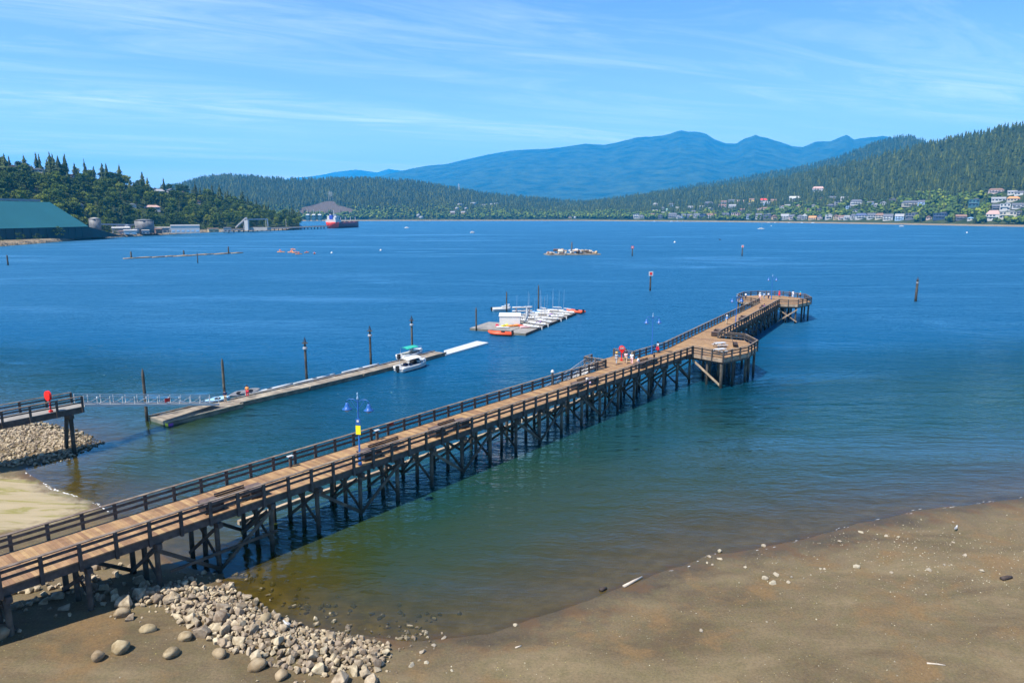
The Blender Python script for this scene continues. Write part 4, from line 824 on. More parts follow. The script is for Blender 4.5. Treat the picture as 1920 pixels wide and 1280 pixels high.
# ------------------------------------------------------------------ pier
DECK = 4.5
O_ = Vector((-28.56, 36.62)); U1 = Vector((.6325, .7745)); N1 = Vector((-.7745, .6325)); W1 = 4.6
U2 = Vector((.508, .8614)); N2 = Vector((-.8614, .508)); W2 = 4.35
S0, S1 = -16.4, 88.
A_near, A_far = O_+U1*S1, O_+U1*S1+N1*W1
B_far0 = A_far.copy(); B_len = 72.5
def Bf(t): return B_far0+U2*t
def Bn(t): return B_far0+U2*t-N2*W2
T0 = 14.5
PLAT = [A_near, Vector((30.47, 100.78)), Vector((35.4, 104.79)), Vector((38.4, 109.6)), Vector((38.4, 115.6)), Bn(T0)]
JOINT = PLAT+[Bf(T0), A_far]
END = [Bn(B_len-4), Vector((66.2, 163.6)), Vector((71.2, 168.4)), Vector((72.6, 175.6)), Vector((69.4, 181.2)), Vector((63.5, 182.6)), Vector((59.2, 180.6)), Vector((55.6, 174.6)), Vector((55.3, 169.4)), Bf(B_len-4)]
pier = thing('pier', 'long wooden pier on dark piles running out from the beach with two lookout platforms', 'pier', (O_.x, O_.y, 0))
pier.location = (0, 0, 0)
def clip(poly, a, nrm, keep_pos=True):
    out = []
    for i in range(len(poly)):
        p, q = poly[i], poly[(i+1) % len(poly)]; dp, dq = (p-a).dot(nrm), (q-a).dot(nrm)
        if not keep_pos: dp, dq = -dp, -dq
        if dp >= 0: out.append(p)
        if dp*dq < 0: out.append(p+(q-p)*(dp/(dp-dq)))
    return out
def strips(poly, d, w_):
    """planks across a deck outline, laid square to direction d"""
    ts = [p.dot(d) for p in poly]; k, res = min(ts), []
    while k < max(ts)-.03:
        q = clip(clip(poly, d*(k+.006), d), d*(k+w_-.006), d, False)
        if len(q) >= 3: res.append(q)
        k += w_
    return res
planks = strips([O_+U1*S0, A_near, A_far, O_+U1*S0+N1*W1], U1, .235)
planks += strips(JOINT, U2, .235) + strips([Bn(T0), Bn(B_len-4), Bf(B_len-4), Bf(T0)], U2, .235) + strips(END, U2, .235)
rest_m = MB()
first_vis = int(12.5/.235)
for i, q in enumerate(planks):
    dz = .006*math.sin(i*12.9)
    if first_vis <= i < first_vis+300:
        c = sum(q, Vector((0, 0)))/len(q)
        L = (q[1]-q[0]).length if (q[1]-q[0]).length > 1 else (q[2]-q[1]).length
        timber('plank', (*(c-N1*(W1/2+.04)), DECK-.035+dz), (*(c+N1*(W1/2+.04)), DECK-.035+dz), .223, .07, 'plank_wood', pier)
    else: rest_m.prism(q, DECK-.07+dz, DECK+dz)
rest_m.build('planks', 'plank_wood', pier, kind='stuff')
def v3(p, z): return (p[0], p[1], z)
POST = MB().box((0, 0, .5), (.19, .2, 1.)).box((0, 0, 1.005), (.14, .15, .012)).mesh('post', 'post_wood')
def railing(pts, out, label=None, closed=False, step=2.05, side_m='rail_wood'):
    r = obj('railing', None, pier)
    if label: r['label'] = label
    L = [0.]
    for a, b in zip(pts, pts[1:]): L.append(L[-1]+(b-a).length)
    for a, b in zip(pts, pts[1:]):
        n = max(1, round((b-a).length/step)); d = (b-a).normalized(); nr = Vector((d.y, -d.x))*out
        for i in range(n+1):
            if i == n and b is not pts[-1]: continue
            p = a+(b-a)*(i/n)+nr*.10
            o = obj('post', POST, r, v3(p, DECK-.62), math.atan2(d.y, d.x)); o.scale = (1, 1, 1.72)
        for i in range(0, n, 2):
            p, q = a+(b-a)*(i/n), a+(b-a)*(min(n, i+2)/n)
            timber('rail', v3(p-nr*.01, DECK+.86), v3(q-nr*.01, DECK+.86), .05, .18, 'post_wood', r)
            timber('rail', v3(p-nr*.01, DECK+.46), v3(q-nr*.01, DECK+.46), .05, .18, 'post_wood', r)
            timber('top_rail', v3(p+nr*.05, DECK+1.135), v3(q+nr*.05, DECK+1.135), .25, .06, side_m, r)
    return r
Pn = lambda s: O_+U1*s
Pf = lambda s: O_+U1*s+N1*W1
GS0, GS1 = 71.0, 78.5         # opening for the boat ramp in the far railing
railing([Pn(S0), A_near], 1); railing([Pf(S0), Pf(GS0)], -1); railing([Pf(GS1), A_far, Bf(B_len-4)], -1)
railing([A_near]+PLAT[1:], 1); railing([Bn(T0), Bn(B_len-4)], 1); railing(END, 1)
# beams, caps, piles
gz = lambda x, y: float(ground_z(np.array([x]), np.array([y]))[0])
PILE = MB()
prof = [(.165, 0), (.18, .35), (.172, .7), (.185, 1.)]
PILE.lathe(prof, 10); PILE = PILE.mesh('pile', 'pile_wood', True)
def pile(p, ztop, parent, lean=(0, 0), r=1., name='pile'):
    zb = min(gz(p[0], p[1])-.6, ztop-1.); o = obj(name, PILE, parent, v3(p, zb)); o.scale = (r, r, ztop-zb)
    o.rotation_euler = (lean[0]+random.gauss(0, .008), lean[1]+random.gauss(0, .008), random.random()*6); return zb
def bent(a, b, u, idx, m='post_wood'):
    """a row of piles under a cap beam, from the near edge a to the far edge b"""
    d = (b-a).normalized(); L = (b-a).length
    timber('cap_beam', v3(a-d*.25, 3.72), v3(b+d*.25, 3.72), .32, .36, 'post_wood', pier)
    ps = [a+d*.35, a+d*(L/2), b-d*.35]
    for p in ps: pile(p, 3.56, pier)
    zb = max(gz(*ps[0])+.15, .35); zc = max(gz(*ps[2])+.15, .35)
    if zb < 2.2:
        o2 = u*.22
        timber('brace', v3(ps[0]-o2, 3.3), v3(ps[2]-o2, zc), .09, .24, 'pile_wood', pier); timber('brace', v3(ps[0]+o2, zb), v3(ps[2]+o2, 3.3), .09, .24, 'pile_wood', pier)
for edge0, edge1, u, n, wid in ((Pn(S0), A_near, U1, N1, W1), (Bn(T0), Bn(B_len-4), U2, N2, W2)):
    L = (edge1-edge0).length; k = round(L/4.1)
    for off in (.12, wid/2, wid-.12):
        for i in range(0, k, 2):
            p, q = edge0+u*(L*i/k)+n*off, edge0+u*(L*min(k, i+2)/k)+n*off
            timber('stringer', v3(p, 4.165), v3(q, 4.165), .2, .5, 'post_wood', pier)
    for i in range(k+1):
        a = edge0+u*(L*i/k); bent(a, a+n*wid, u, i)
        if i < k:
            b = edge0+u*(L*(i+1)/k); za, zb = gz(*a), gz(*b)
            if max(za, zb) < 1.3:
                o3 = n*.14
                if i % 3 == 0: timber('brace', v3(a+o3, 3.35), v3(b+o3, max(zb+.3, .35)), .1, .26, 'pile_wood', pier)
                elif i % 3 == 1: timber('brace', v3(a+o3, max(za+.3, .35)), v3(b+o3, 3.35), .1, .26, 'pile_wood', pier)
                far = n*(wid-.14)
                timber('brace', v3(a+far, 3.3 if i % 2 else .5), v3(b+far, .5 if i % 2 else 3.3), .1, .26, 'pile_wood', pier)
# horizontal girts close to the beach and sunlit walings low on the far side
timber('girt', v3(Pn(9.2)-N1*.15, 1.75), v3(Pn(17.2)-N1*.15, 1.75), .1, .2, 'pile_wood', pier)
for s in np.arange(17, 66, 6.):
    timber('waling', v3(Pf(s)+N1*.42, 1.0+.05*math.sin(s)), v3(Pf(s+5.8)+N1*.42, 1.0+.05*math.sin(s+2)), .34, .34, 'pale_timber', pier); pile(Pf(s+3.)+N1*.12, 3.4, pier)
def platform_frame(poly, centre, front):
    for a, b in zip(poly, poly[1:]):
        timber('fascia', v3(a, 4.16), v3(b, 4.16), .16, .52, 'pale_timber', pier)
        timber('cap_beam', v3(a*.96+centre*.04, 3.72), v3(b*.96+centre*.04, 3.72), .3, .34, 'post_wood', pier)
    for p in poly[1:-1]: pile(p*.95+centre*.05, 3.56, pier, r=1.15)
    for a, b in zip(poly, poly[1:]):
        c = (a+b)/2; pile(c*.93+centre*.07, 3.56, pier); pile(c*.55+centre*.45, 3.56, pier); pile(a*.5+centre*.5, 3.56, pier)
    for p in poly[1:-1]: timber('joist', v3(centre, 4.2), v3(p*.98+centre*.02, 4.2), .2, .42, 'post_wood', pier)
pc = Vector((32.3, 111.5)); platform_frame(PLAT, pc, 33)
ec = Vector((63.6, 172.8)); platform_frame(END, ec, 66.)
timber('brace', v3(PLAT[0]*.97+pc*.03, 3.4), v3(PLAT[1]*.95+pc*.05, .25), .16, .26, 'pale_timber', pier)  # brace in paler wood than the others, its sunlit tone put into the colour
pile(PLAT[1]*.955+pc*.045, 3.6, pier, r=1.25)
timber('brace', v3(END[1], .4), v3(END[0]*.9+ec*.1, 3.3), .14, .26, 'pale_timber', pier); timber('brace', v3(END[0], .4), v3(END[1], 3.3), .14, .26, 'pale_timber', pier)  # sunlit look of the end braces painted in by the paler timber
# side landing where the boat ramp leaves the pier
LAND_ = [Pf(GS0), Pf(GS1), Pf(GS1)+N1*3.4, Pf(GS0)+N1*3.4]
lm_ = MB()
for q in strips(LAND_, U1, .235): lm_.prism(q, DECK-.07, DECK)
lm_.build('landing_planks', 'plank_wood', pier, kind='stuff')
railing([Pf(GS0), LAND_[3], LAND_[3]+U1*1.8], -1); railing([Pf(GS1), LAND_[2]], 1)
for p in (LAND_[2], LAND_[3]): pile(p-N1*.3, 4.1, pier)
for a, b in ((LAND_[2], LAND_[3]), (LAND_[2], Pf(GS1)), (LAND_[3], Pf(GS0))): timber('joist', v3(a, 4.15), v3(b, 4.15), .2, .48, 'post_wood', pier)
ramp = thing('boat_ramp', 'grey metal gangway sloping down behind the pier from its side landing', 'gangway')
r0, r1 = LAND_[3]+U1*.6-N1*1., LAND_[3]-U1*13.-N1*.6
def gangway(root, a, b, za, zb, wd, hgt=1.05, bays=8):
    d = (b-a).normalized(); nr = Vector((-d.y, d.x)); zz_ = lambda f: za+(zb-za)*f
    timber('walkway', v3(a, za-.06), v3(b, zb-.06), wd, .12, 'concrete', root)
    for s in (-1, 1):
        e = nr*s*(wd/2+.06)
        timber('side_beam', v3(a+e, za), v3(b+e, zb), .12, .26, 'white_paint', root)
        timber('hand_rail', v3(a+e, za+hgt), v3(b+e, zb+hgt), .07, .07, 'aluminium', root)
        timber('middle_rail', v3(a+e, za+hgt*.74), v3(b+e, zb+hgt*.74), .04, .04, 'aluminium', root)
        for i in range(bays+1):
            f = i/bays; p = a+(b-a)*f+e; timber('stanchion', v3(p, zz_(f)+.1), v3(p, zz_(f)+hgt), .06, .06, 'aluminium', root)
            if i < bays:
                g_ = (i+1)/bays; q = a+(b-a)*g_+e; m_ = i % 2
                timber('truss_rod', v3(p, zz_(f)+(.1 if m_ else hgt*.74)), v3(q, zz_(g_)+(hgt*.74 if m_ else .1)), .055, .055, 'steel_grey', root)
gangway(ramp, r0, r1, DECK, 1.0, 1.5)

# ------------------------------------------------------------------ benches, lamps and fittings on the pier
def planter_bench(p, ang, label, length=4.6, boxes=(1, 1), z=DECK):
    t = thing('bench', label, 'bench', v3(p, z), ang, 'planter benches on the pier')
    bx_ = 1.15
    for s, on in zip((-1, 1), boxes):
        if not on: continue
        x = s*(length/2-bx_/2); o = MB().box((x, 0, .39), (bx_, 1.05, .66)).build('planter_box', 'bench_wood', t)
        MB().box((x, 0, .745), (bx_+.1, 1.15, .05)).build('lid', 'bench_top', o)
        MB().box((x, 0, .03), (bx_-.1, .95, .06)).build('plinth', 'black', o)
    x0, x1 = -length/2+(bx_ if boxes[0] else 0), length/2-(bx_ if boxes[1] else 0)
    for j in range(4): timber('seat_slat', (x0, -.3+j*.17, .45), (x1, -.3+j*.17, .45), .14, .06, 'bench_wood', t)
    for j in range(3): timber('back_slat', (x0, .38+j*.03, .62+j*.15), (x1, .38+j*.03, .62+j*.15), .05, .12, 'bench_top' if j == 2 else 'bench_wood', t)
    for x in ((x0+x1)/2-.9, (x0+x1)/2+.9): MB().box((x, 0, .21), (.1, .7, .42)).build('leg', 'bench_wood', t)
    return t
a1, a2 = math.atan2(U1.y, U1.x), math.atan2(U2.y, U2.x)
def nearside(s, off=.95): return Pn(s)+N1*off
bn_ = [(14.5, 'nearest bench between two dark planter boxes, at the beach end of the pier', (1, 1)), (28.4, 'bench with a single planter box beside the blue lamp post', (1, 0)),
       (36.8, 'bench between two planter boxes beyond the blue lamp post on the pier', (1, 1)), (60.3, 'bench where a person in white sits near the side landing', (1, 1)), (75.5, 'bench facing the group of walkers at the middle of the pier', (1, 1))]
for s, lb, bxs in bn_: planter_bench(nearside(s), a1, lb, boxes=bxs)
for t_, lb in ((17.8, 'bench just past the lookout platform on the outer pier'), (37.3, 'bench midway along the outer pier'), (56.4, 'bench nearest the end platform of the pier')):
    planter_bench(Bn(t_)+N2*.95, a2, lb, 3.9)
planter_bench(Vector((35.3, 110.6)), R(75), 'dark bench at the right of the lookout platform', 2.6, (0, 0))
def picnic(p, ang, label):
    t = thing('table', label, 'table', v3(p, DECK), ang); m = MB()
    for i in range(3): MB().box((0, -.28+i*.28, .74), (1.9, .26, .05)).build('table_board', 'white_paint', t)
    for s in (-1, 1): MB().box((0, s*.72, .45), (1.9, .26, .05)).build('bench_board', 'white_paint', t)
    for s in (-1, 1):
        MB().beam((s*.7, -.3, .72), (s*.7, -.75, 0), .07, .09).beam((s*.7, .3, .72), (s*.7, .75, 0), .07, .09).beam((s*.7, -.75, .42), (s*.7, .75, .42), .07, .09).build('leg_frame', 'grey', t)
picnic(Vector((32.6, 109.6)), R(20), 'white picnic table on the lookout platform'); picnic(Vector((31.1, 104.4)), R(25), 'pale picnic table against the front railing of the lookout platform')
def street_lamp(p, ang, label, h=5.6, banner=False, pale=False):
    t = thing('street_lamp', label, 'lamp post', v3(p, DECK), ang, 'blue lamp posts on the pier'); c = 'lamp_blue'
    MB().lathe([(.16, 0), (.16, .25), (.11, .32), (.10, .9), (.075, .95), (.062, h-.1), (.05, h)], 10).build('pole', c, t, True)
    MB().lathe([(.05, h), (.11, h+.08), (.06, h+.2), (.03, h+.42), (.07, h+.5), (.0, h+.62)], 10).build('finial', 'lamp_pale', t, True)
    for s in (-1, 1):
        ar = MB().tube([(0, 0, h-.25), (s*.35, 0, h+.02), (s*.75, 0, h+.02), (s*.95, 0, h-.12), (s*.95, 0, h-.3)], .038, 6).build('arm', c, t, True)
        MB().tube([(s*.1, 0, h-.75), (s*.6, 0, h-.05)], .022, 5).build('scroll', c, ar)
        l = MB().lathe([(.05, .55), (.13, .5), (.15, .38), (.2, .3), (.23, .14), (.42, .02), (.42, -.02), (.1, .02)], 14, (s*.95, 0, h-.85)).build('lamp_shade', c, t, True)
        MB().lathe([(.39, -.03), (.24, -.04), (.2, -.16), (.1, -.22)], 12, (s*.95, 0, h-.85)).build('globe', 'lamp_pale', l, True)
    if banner:
        MB().box((0, -.1, 3.05), (.42, .05, .75)).build('notice', 'safety_yellow', t); MB().box((0, -.1, 3.75), (.4, .05, .55)).build('sign', 'lamp_blue', t)
        MB().lathe([(.11, 0), (.11, .02)], 12).build('symbol', 'white_paint', t).matrix_basis = Matrix.Translation((0, -.13, 3.82)) @ Matrix.Rotation(R(90), 4, 'X')
    return t
street_lamp(nearside(25.4, .18), R(-12), 'tall blue double lamp post with a yellow notice on its pole', banner=True)
street_lamp(Pf(83.4)-N1*.25, R(5), 'blue double lamp post on the far railing behind the woman in red')
street_lamp(Bn(28.3)+N2*.35, R(15), 'slim dark blue lamp post halfway along the outer pier'); street_lamp(Vector((63.5, 173.2)), R(0), 'blue lamp post in the middle of the end platform')
def fish_sink(p, label):
    t = thing('fish_table', label, 'fish table', v3(p, DECK), a1); MB().box((0, 0, .45), (.2, .2, .9)).build('pedestal', 'post_wood', t); MB().box((0, 0, .93), (.5, .32, .06)).build('counter', 'white_paint', t)
fish_sink(Pf(21.5)-N1*.32, 'small white-topped fish cleaning table by the far railing, nearer the beach'); fish_sink(Pf(30.7)-N1*.32, 'small white-topped fish cleaning table by the far railing opposite the lamp post')
t = thing('bollard_light', 'white-capped light post standing at the far railing before the side landing', 'light post', v3(Pf(58.4)-N1*.15, DECK), 0); MB().lathe([(.13, 0), (.12, 1.55)], 10).build('stem', 'post_wood', t); MB().lathe([(.2, 1.55), (.22, 1.65), (.12, 1.85), (.02, 1.9)], 12).build('cap', 'white_paint', t)
o = MB().box((0, 0, 0), (.75, .04, .36)).build('notice_board', 'sign_red', None, loc=v3(Pf(32.8)+N1*.2, DECK+.85), rz=a1, label='small red notice fixed to the far railing past the lamp post', cat='notice')
def life_ring(p, z, ang, label, tear=False):
    t = thing('life_ring_post', label, 'life ring', v3(p, z), ang); MB().box((0, 0, .75), (.12, .12, 1.5)).build('post', 'sign_red', t); MB().box((0, 0, .1), (.3, .3, .2)).build('foot', 'sign_red', t)
    m = MB(); pts = []
    for k in range(20):
        a = 2*math.pi*k/20; rr = .44 if tear else .52; x, y = rr*math.cos(a), rr*math.sin(a)
        if tear and y < 0: x *= max(.05, 1+y*1.25); y *= 1.55
        pts.append((x, y))
    cab = MB().prism(pts, -.11, .11).build('cabinet', 'sign_red', t); cab.matrix_basis = Matrix.Translation((0, -.12, 1.75)) @ Matrix.Rotation(R(90), 4, 'X')
    if tear:
        for s in (-1, 1):
            rg = MB().tube([(s*.15+.11*math.cos(a), -.25, 1.85+.11*math.sin(a)) for a in np.linspace(0, 6.2832, 15)], .04, 6, False).build('mark', 'white_paint', cab); rg.matrix_parent_inverse = cab.matrix_basis.inverted()
life_ring(Vector((15.6, 99.3)), DECK, R(5), 'red teardrop life ring stand with white marks among the walkers on the pier', True)
# ------------------------------------------------------------------ left pier, gangway and floating dock
lp = thing('approach_pier', 'short dark wooden pier over the cobble spit at the left edge', 'pier')
La, Lb = Vector((-45.5, 72.9)), Vector((-45.5, 72.9))-Vector((.6, .8))*34.; Ln = Vector((-.8, .6)); LW = 2.5; LD = 5.0
lm_ = MB()
for q in strips([Lb, La, La+Ln*LW, Lb+Ln*LW], Vector((.6, .8)), .235): lm_.prism(q, LD-.07, LD)
lm_.build('planks', 'grey_deck', lp, kind='stuff')
for off in (.1, LW-.1): timber('stringer', v3(Lb+Ln*off, LD-.38), v3(La+Ln*off, LD-.38), .22, .6, 'post_wood', lp)
for off, sg in ((-.08, 1), (LW+.08, -1)):
    rl = obj('railing', None, lp); n = 14
    for i in range(n+1):
        p = La+(Lb-La)*(i/n)+Ln*off; o = obj('post', POST, rl, v3(p, LD-.62), R(53)); o.scale = (1, 1, 1.72)
        if i < n:
            q = La+(Lb-La)*((i+1)/n)+Ln*off
            for z_, h_ in ((.46, .14), (.82, .14)): timber('rail', v3(p, LD+z_), v3(q, LD+z_), .05, h_, 'post_wood', rl)
            timber('top_rail', v3(p, LD+1.13), v3(q, LD+1.13), .22, .06, 'rail_wood', rl)
for k in range(3):
    c = La-Vector((.6, .8))*(1.2+k*9.); timber('cap_beam', v3(c-Ln*.3, LD-.85), v3(c+Ln*(LW+.3), LD-.85), .4, .4, 'post_wood', lp)
    for j, off in enumerate((.2, LW-.2)): pile(c+Ln*off, LD-1., lp, lean=(.0, .10 if j else 0.), r=1.2)
life_ring(La-Vector((.6, .8))*2.9+Ln*.25, LD, R(-30), 'red life ring cabinet on a red post at the end of the left pier')
gw = thing('gangway', 'long grey metal truss gangway from the left pier down to the floating dock', 'gangway')
g0, g1 = La+Ln*1.2+Vector((.6, .8))*.2, Vector((-38.6, 89.4)); gangway(gw, g0, g1, 4.95, .85, 1.5, 1.1, 12)
o = MB().box((0, 0, 0), (.7, .04, .45)).build('notice_board', 'sign_red', None, loc=v3(g0+(g1-g0)*.58, 3.2), rz=math.atan2((g1-g0).y, (g1-g0).x), label='small red notice hanging on the truss of the gangway', cat='notice'); o.location.x += .7; o.location.y -= .5
dock = thing('floating_dock', 'long wooden floating dock with weathered deck reaching out from the gangway', 'dock')
d_pts = [Vector((-43.0, 83.4)), Vector((-37.0, 91.8)), Vector((-30.2, 100.6)), Vector((-24.2, 108.9)), Vector((-18.3, 117.8)), Vector((-12.9, 126.6))]
for i, (a, b) in enumerate(zip(d_pts, d_pts[1:])):
    wd = 4.4 if i == 0 else 2.7; d = (b-a).normalized(); nr = Vector((-d.y, d.x)); b2 = b-d*.12
    fl = timber('float', v3(a, .08), v3(b2, .08), wd, .62, 'float_side', dock)
    m = MB()
    for q in strips([a-nr*(wd/2-.12), b2-nr*(wd/2-.12), b2+nr*(wd/2-.12), a+nr*(wd/2-.12)], d, .3): m.prism(q, .39, .45)
    m.build('deck_boards', 'float_wood', dock, kind='stuff')
    for s in (-1, 1):
        timber('curb', v3(a+nr*s*(wd/2-.02), .56), v3(b2+nr*s*(wd/2-.02), .56), .2, .14, 'float_wood', dock)
        for k in range(5): timber('curb_block', v3(a+(b2-a)*((k+.5)/5)+nr*s*(wd/2-.02)-d*.25, .46), v3(a+(b2-a)*((k+.5)/5)+nr*s*(wd/2-.02)+d*.25, .46), .24, .07, 'black', dock)
a = d_pts[0]; d = (d_pts[1]-a).normalized(); nr = Vector((-d.y, d.x))
timber('end_mark', v3(a-nr*2.2-d*.03, .16), v3(a-nr*1.6-d*.03, .16), .05, .34, 'safety_yellow', dock)
timber('end_mark', v3(a-nr*2.24-d*.0, .16), v3(a-nr*2.24+d*.6, .16), .05, .3, 'purple', dock)
PILE2 = MB().lathe([(.19, 0), (.2, .3), (.18, .6), (.17, .93), (.09, .98), (.02, 1.)], 10).mesh('post', 'pile_wood', True)
def marker_pile(p, top, label, cat='piling', r=1., group=None, gear=None, lean=0.):
    t = thing('piling', label, cat, v3(p, 0), random.random()*.2, group); o = obj('shaft', PILE2, t, (0, 0, -4)); o.scale = (r, r, top+4); o.rotation_euler = (0, lean, random.random()*6)
    if gear == 'nest':
        MB().lathe([(.2, top-1.3), (.36, top-1.2), (.36, top-.95), (.2, top-.85)], 9).build('collar', 'steel_grey', t); MB().box((.0, 0, top-.3), (.8, .8, .07)).build('perch_board', 'pile_wood', t)
        for k in range(9): MB().tube([(.3*math.cos(k*2.3), .3*math.sin(k*2.3), top-.3), (.05*math.cos(k), .1*math.sin(k), top+.25+.05*k)], .02, 4).build('nest_twig', 'dark_wood', t)
    if gear in ('square', 'diamond'):
        s = .75; b = MB().box((0, -.26, top-.7), (2*s, .06, 2*s)).build('day_board', 'sign_red' if gear == 'square' else 'white_paint', t)
        MB().box((0, -.31, top-.7), (s*1.1, .04, s*1.1)).build('centre', 'white_paint' if gear == 'square' else 'sign_red', b)
        for zc in (.6, .35): MB().lathe([(.24, top*zc), (.27, top*zc+.1), (.27, top*zc+.3), (.24, top*zc+.4)], 10).build('band', 'black', t)
    return t
for p, top, lb, gear, r in [((-44.9, 84.4), 6.6, 'plain dark piling at the near end of the floating dock, behind the gangway', None, 1.), ((-39.8, 95.6), 5.6, 'plain dark piling beside the kayaks on the floating dock', None, 1.), ((-31.1, 105.0), 6.3, 'dark piling with a twiggy top, third along the floating dock', 'nest', 1.05),
                            ((-23.6, 116.4), 6.3, 'dark piling with a twiggy top beside the white motorboat', 'nest', 1.05), ((-18.2, 127.4), 6.4, 'dark piling rising behind the white motorboat canopy', 'nest', 1.05)]:
    marker_pile(p, top, lb, r=r, group='pilings along the floating dock', gear=gear)
o = MB().prism([(-12.6, 129.0), (-12.0, 124.9), (-4.6, 137.4), (-7.0, 139.2)], -.1, .26).build('white_float', 'white_paint', None, label='bare white plastic float at the outer end of the dock', cat='float')
marker_pile((117.9, 206.5), 6.6, 'dark weathered piling with chewed top standing alone at right', r=1.9, gear='nest')
marker_pile((46., 236.), 6.4, 'channel marker pile with a red and white board beyond the pier', r=1.5, gear='diamond')
marker_pile((73.3, 436.), 6.0, 'red-topped channel marker pile beyond the cluttered float', r=1.8, gear='square'); marker_pile((140.3, 436.), 6.6, 'grey-topped channel marker pile far out to the right', r=1.8, gear='diamond')
marker_pile((-252.6, 357.5), 5.2, 'dark piling standing in the water at the far left edge', r=2.)
marker_pile((-164.4, 373.4), 5.4, 'thin rusty piling in front of the log boom', r=1.3)
# ------------------------------------------------------------------ boats at the dock
def kayak(p, ang, label, m, L=4.6, B=.7, z=0., name='kayak', group=None, roll=0., h=.34):
    t = thing(name, label, 'kayak', (p[0], p[1], z), ang, group); o = MB().hull(L, B, h, 0, .8, .1).build('hull', m, t, True); o.rotation_euler = (roll, 0, 0)
    c = MB().lathe([(.30, h*.95), (.32, h*1.06), (.26, h*1.08)], 12).build('cockpit', 'black', t); c.scale = (1.4, .75, 1); c.rotation_euler = (roll, 0, 0)
    return t
def motorboat(p, ang, L, label, canopy='white_fabric', cabin=True):
    t = thing('motorboat', label, 'boat', (p[0], p[1], -.22), ang); B = L*.34
    MB().hull(L, B, 1.15, 0, .7, .9, 0, .42).build('hull', 'white_paint', t, True)
    MB().hull(L*1.004, B*1.012, .30, .55, .7, .9).build('stripe', 'steel_grey', t, True)
    MB().hull(L*.42, B*.7, .34, 1.16, .3, .9).build('foredeck', 'white_paint', t, True).location = (L*.24, 0, 0)
    if cabin:
        c = MB().add([(L*.02, -B*.33, 1.1), (L*.24, -B*.27, 1.1), (L*.24, B*.27, 1.1), (L*.02, B*.33, 1.1), (L*.02, -B*.3, 2.0), (L*.12, -B*.25, 2.0), (L*.12, B*.25, 2.0), (L*.02, B*.3, 2.0)], [(3, 2, 1, 0), (4, 5, 6, 7), (0, 1, 5, 4), (1, 2, 6, 5), (2, 3, 7, 6), (3, 0, 4, 7)]).build('windscreen', 'glass_dark', t)
        for s in (-1, 1): MB().box((-L*.17, s*B*.2, .95), (.6, .5, .7)).build('seat', 'cloth_navy', t)
    cn = MB(); n = 7
    vs = [(-L*.34+L*.5*i/6, (j/6-.5)*B*.86, 2.35-.22*(2*j/6-1)**2-.05*(2*i/6-1)**2) for i in range(n) for j in range(n)]
    fs = [(i*n+j, i*n+j+1, (i+1)*n+j+1, (i+1)*n+j) for i in range(n-1) for j in range(n-1)]
    cn.add(vs, fs).add([(x, y, z-.05) for x, y, z in vs], [f[::-1] for f in fs]).build('canopy', canopy, t, True)
    for sx in (-.3, .1):
        for s in (-1, 1): MB().tube([(sx*L, s*B*.42, 1.1), (sx*L+.1, s*B*.40, 2.12)], .025, 6).build('canopy_pole', 'aluminium', t)
    MB().box((-L*.53, 0, .95), (.45, .42, .75)).box((-L*.53, 0, .4), (.2, .2, .8)).build('outboard_motor', 'black', t)
    for s in (-1, 1): MB().tube([(L*.18, s*B*.36, 1.3), (L*.2, s*B*.34, 1.75), (L*.4, s*B*.16, 1.85), (L*.47, 0, 1.85)], .02, 5).build('bow_rail', 'aluminium', t)
    return t
motorboat((-16.4, 114.6), math.atan2(8.8, 5.6), 7.0, 'white motorboat with a pale canopy moored on the near side of the floating dock')
motorboat((-17.9, 123.9), math.atan2(8.8, 5.6), 6.2, 'small boat with a green canopy moored behind the floating dock', 'canoe_green', False)
for i, (p, m, rl) in enumerate([((-39.3, 91.9), 'bluemetal', .5), ((-37.9, 95.3), 'grey', .9), ((-36.8, 96.6), 'grey', .9)]):
    kayak(p, math.atan2(8.4, 6.) if i else R(40), ['pale blue kayak lying at the foot of the gangway', 'grey upturned dinghy beside the piling on the dock', 'grey upturned dinghy beside the person in orange on the dock'][i], m, 3.2, .7 if i else .7, .5, 'kayak' if not i else 'dinghy', None, rl, .5)
for i, f in enumerate((.22, .47, .76)):
    p = d_pts[1]+(d_pts[4]-d_pts[1])*f+Vector((-1.75, 1.25)); kayak(p, math.atan2(26, 18.7), f'slim white rowing shell lying along the far edge of the dock, {ORD[i]} from the gangway', 'white_paint', 8.0, .5, .25, 'rowing_shell', 'rowing shells along the dock', 0, .3)
# ------------------------------------------------------------------ sailing raft
raft = thing('sailing_raft', 'grey floating platform of the sailing school crowded with dinghies', 'raft')
RU = Vector((.388, .9217)); RN = Vector((.9217, -.388)); R0 = Vector((-1.2, 148.4))
def rp(u, v): return R0+RU*u+RN*v
for i, (u0, u1, v0, v1) in enumerate([(2., 12., -9.6, .2), (0., 34.5, 0.4, 4.4), (14.2, 38., -6.0, .2)]):
    timber('float', v3(rp(u0, (v0+v1)/2), .12), v3(rp(u1, (v0+v1)/2), .12), v1-v0, .64, 'float_side', raft)
    m = MB()
    for q in strips([rp(u0, v0), rp(u0, v1), rp(u1, v1), rp(u1, v0)], RU, .3): m.prism(q, .45, .51)
    m.build('deck_boards', 'grey_deck', raft, kind='stuff')
timber('edge_beam', v3(rp(0, 4.45), .42), v3(rp(34.5, 4.45), .42), .16, .26, 'dark_wood', raft)
for u in (9., 13., 22., 26.): timber('fender', v3(rp(u, 4.62), -.1), v3(rp(u, 4.62), .6), .3, .3, 'white_paint', raft)
tent = thing('boat_shed', 'white fabric shed standing on the sailing raft', 'shed', v3(rp(9.6, -3.2), .51), math.atan2(RU.y, RU.x)-math.pi/2+.35)
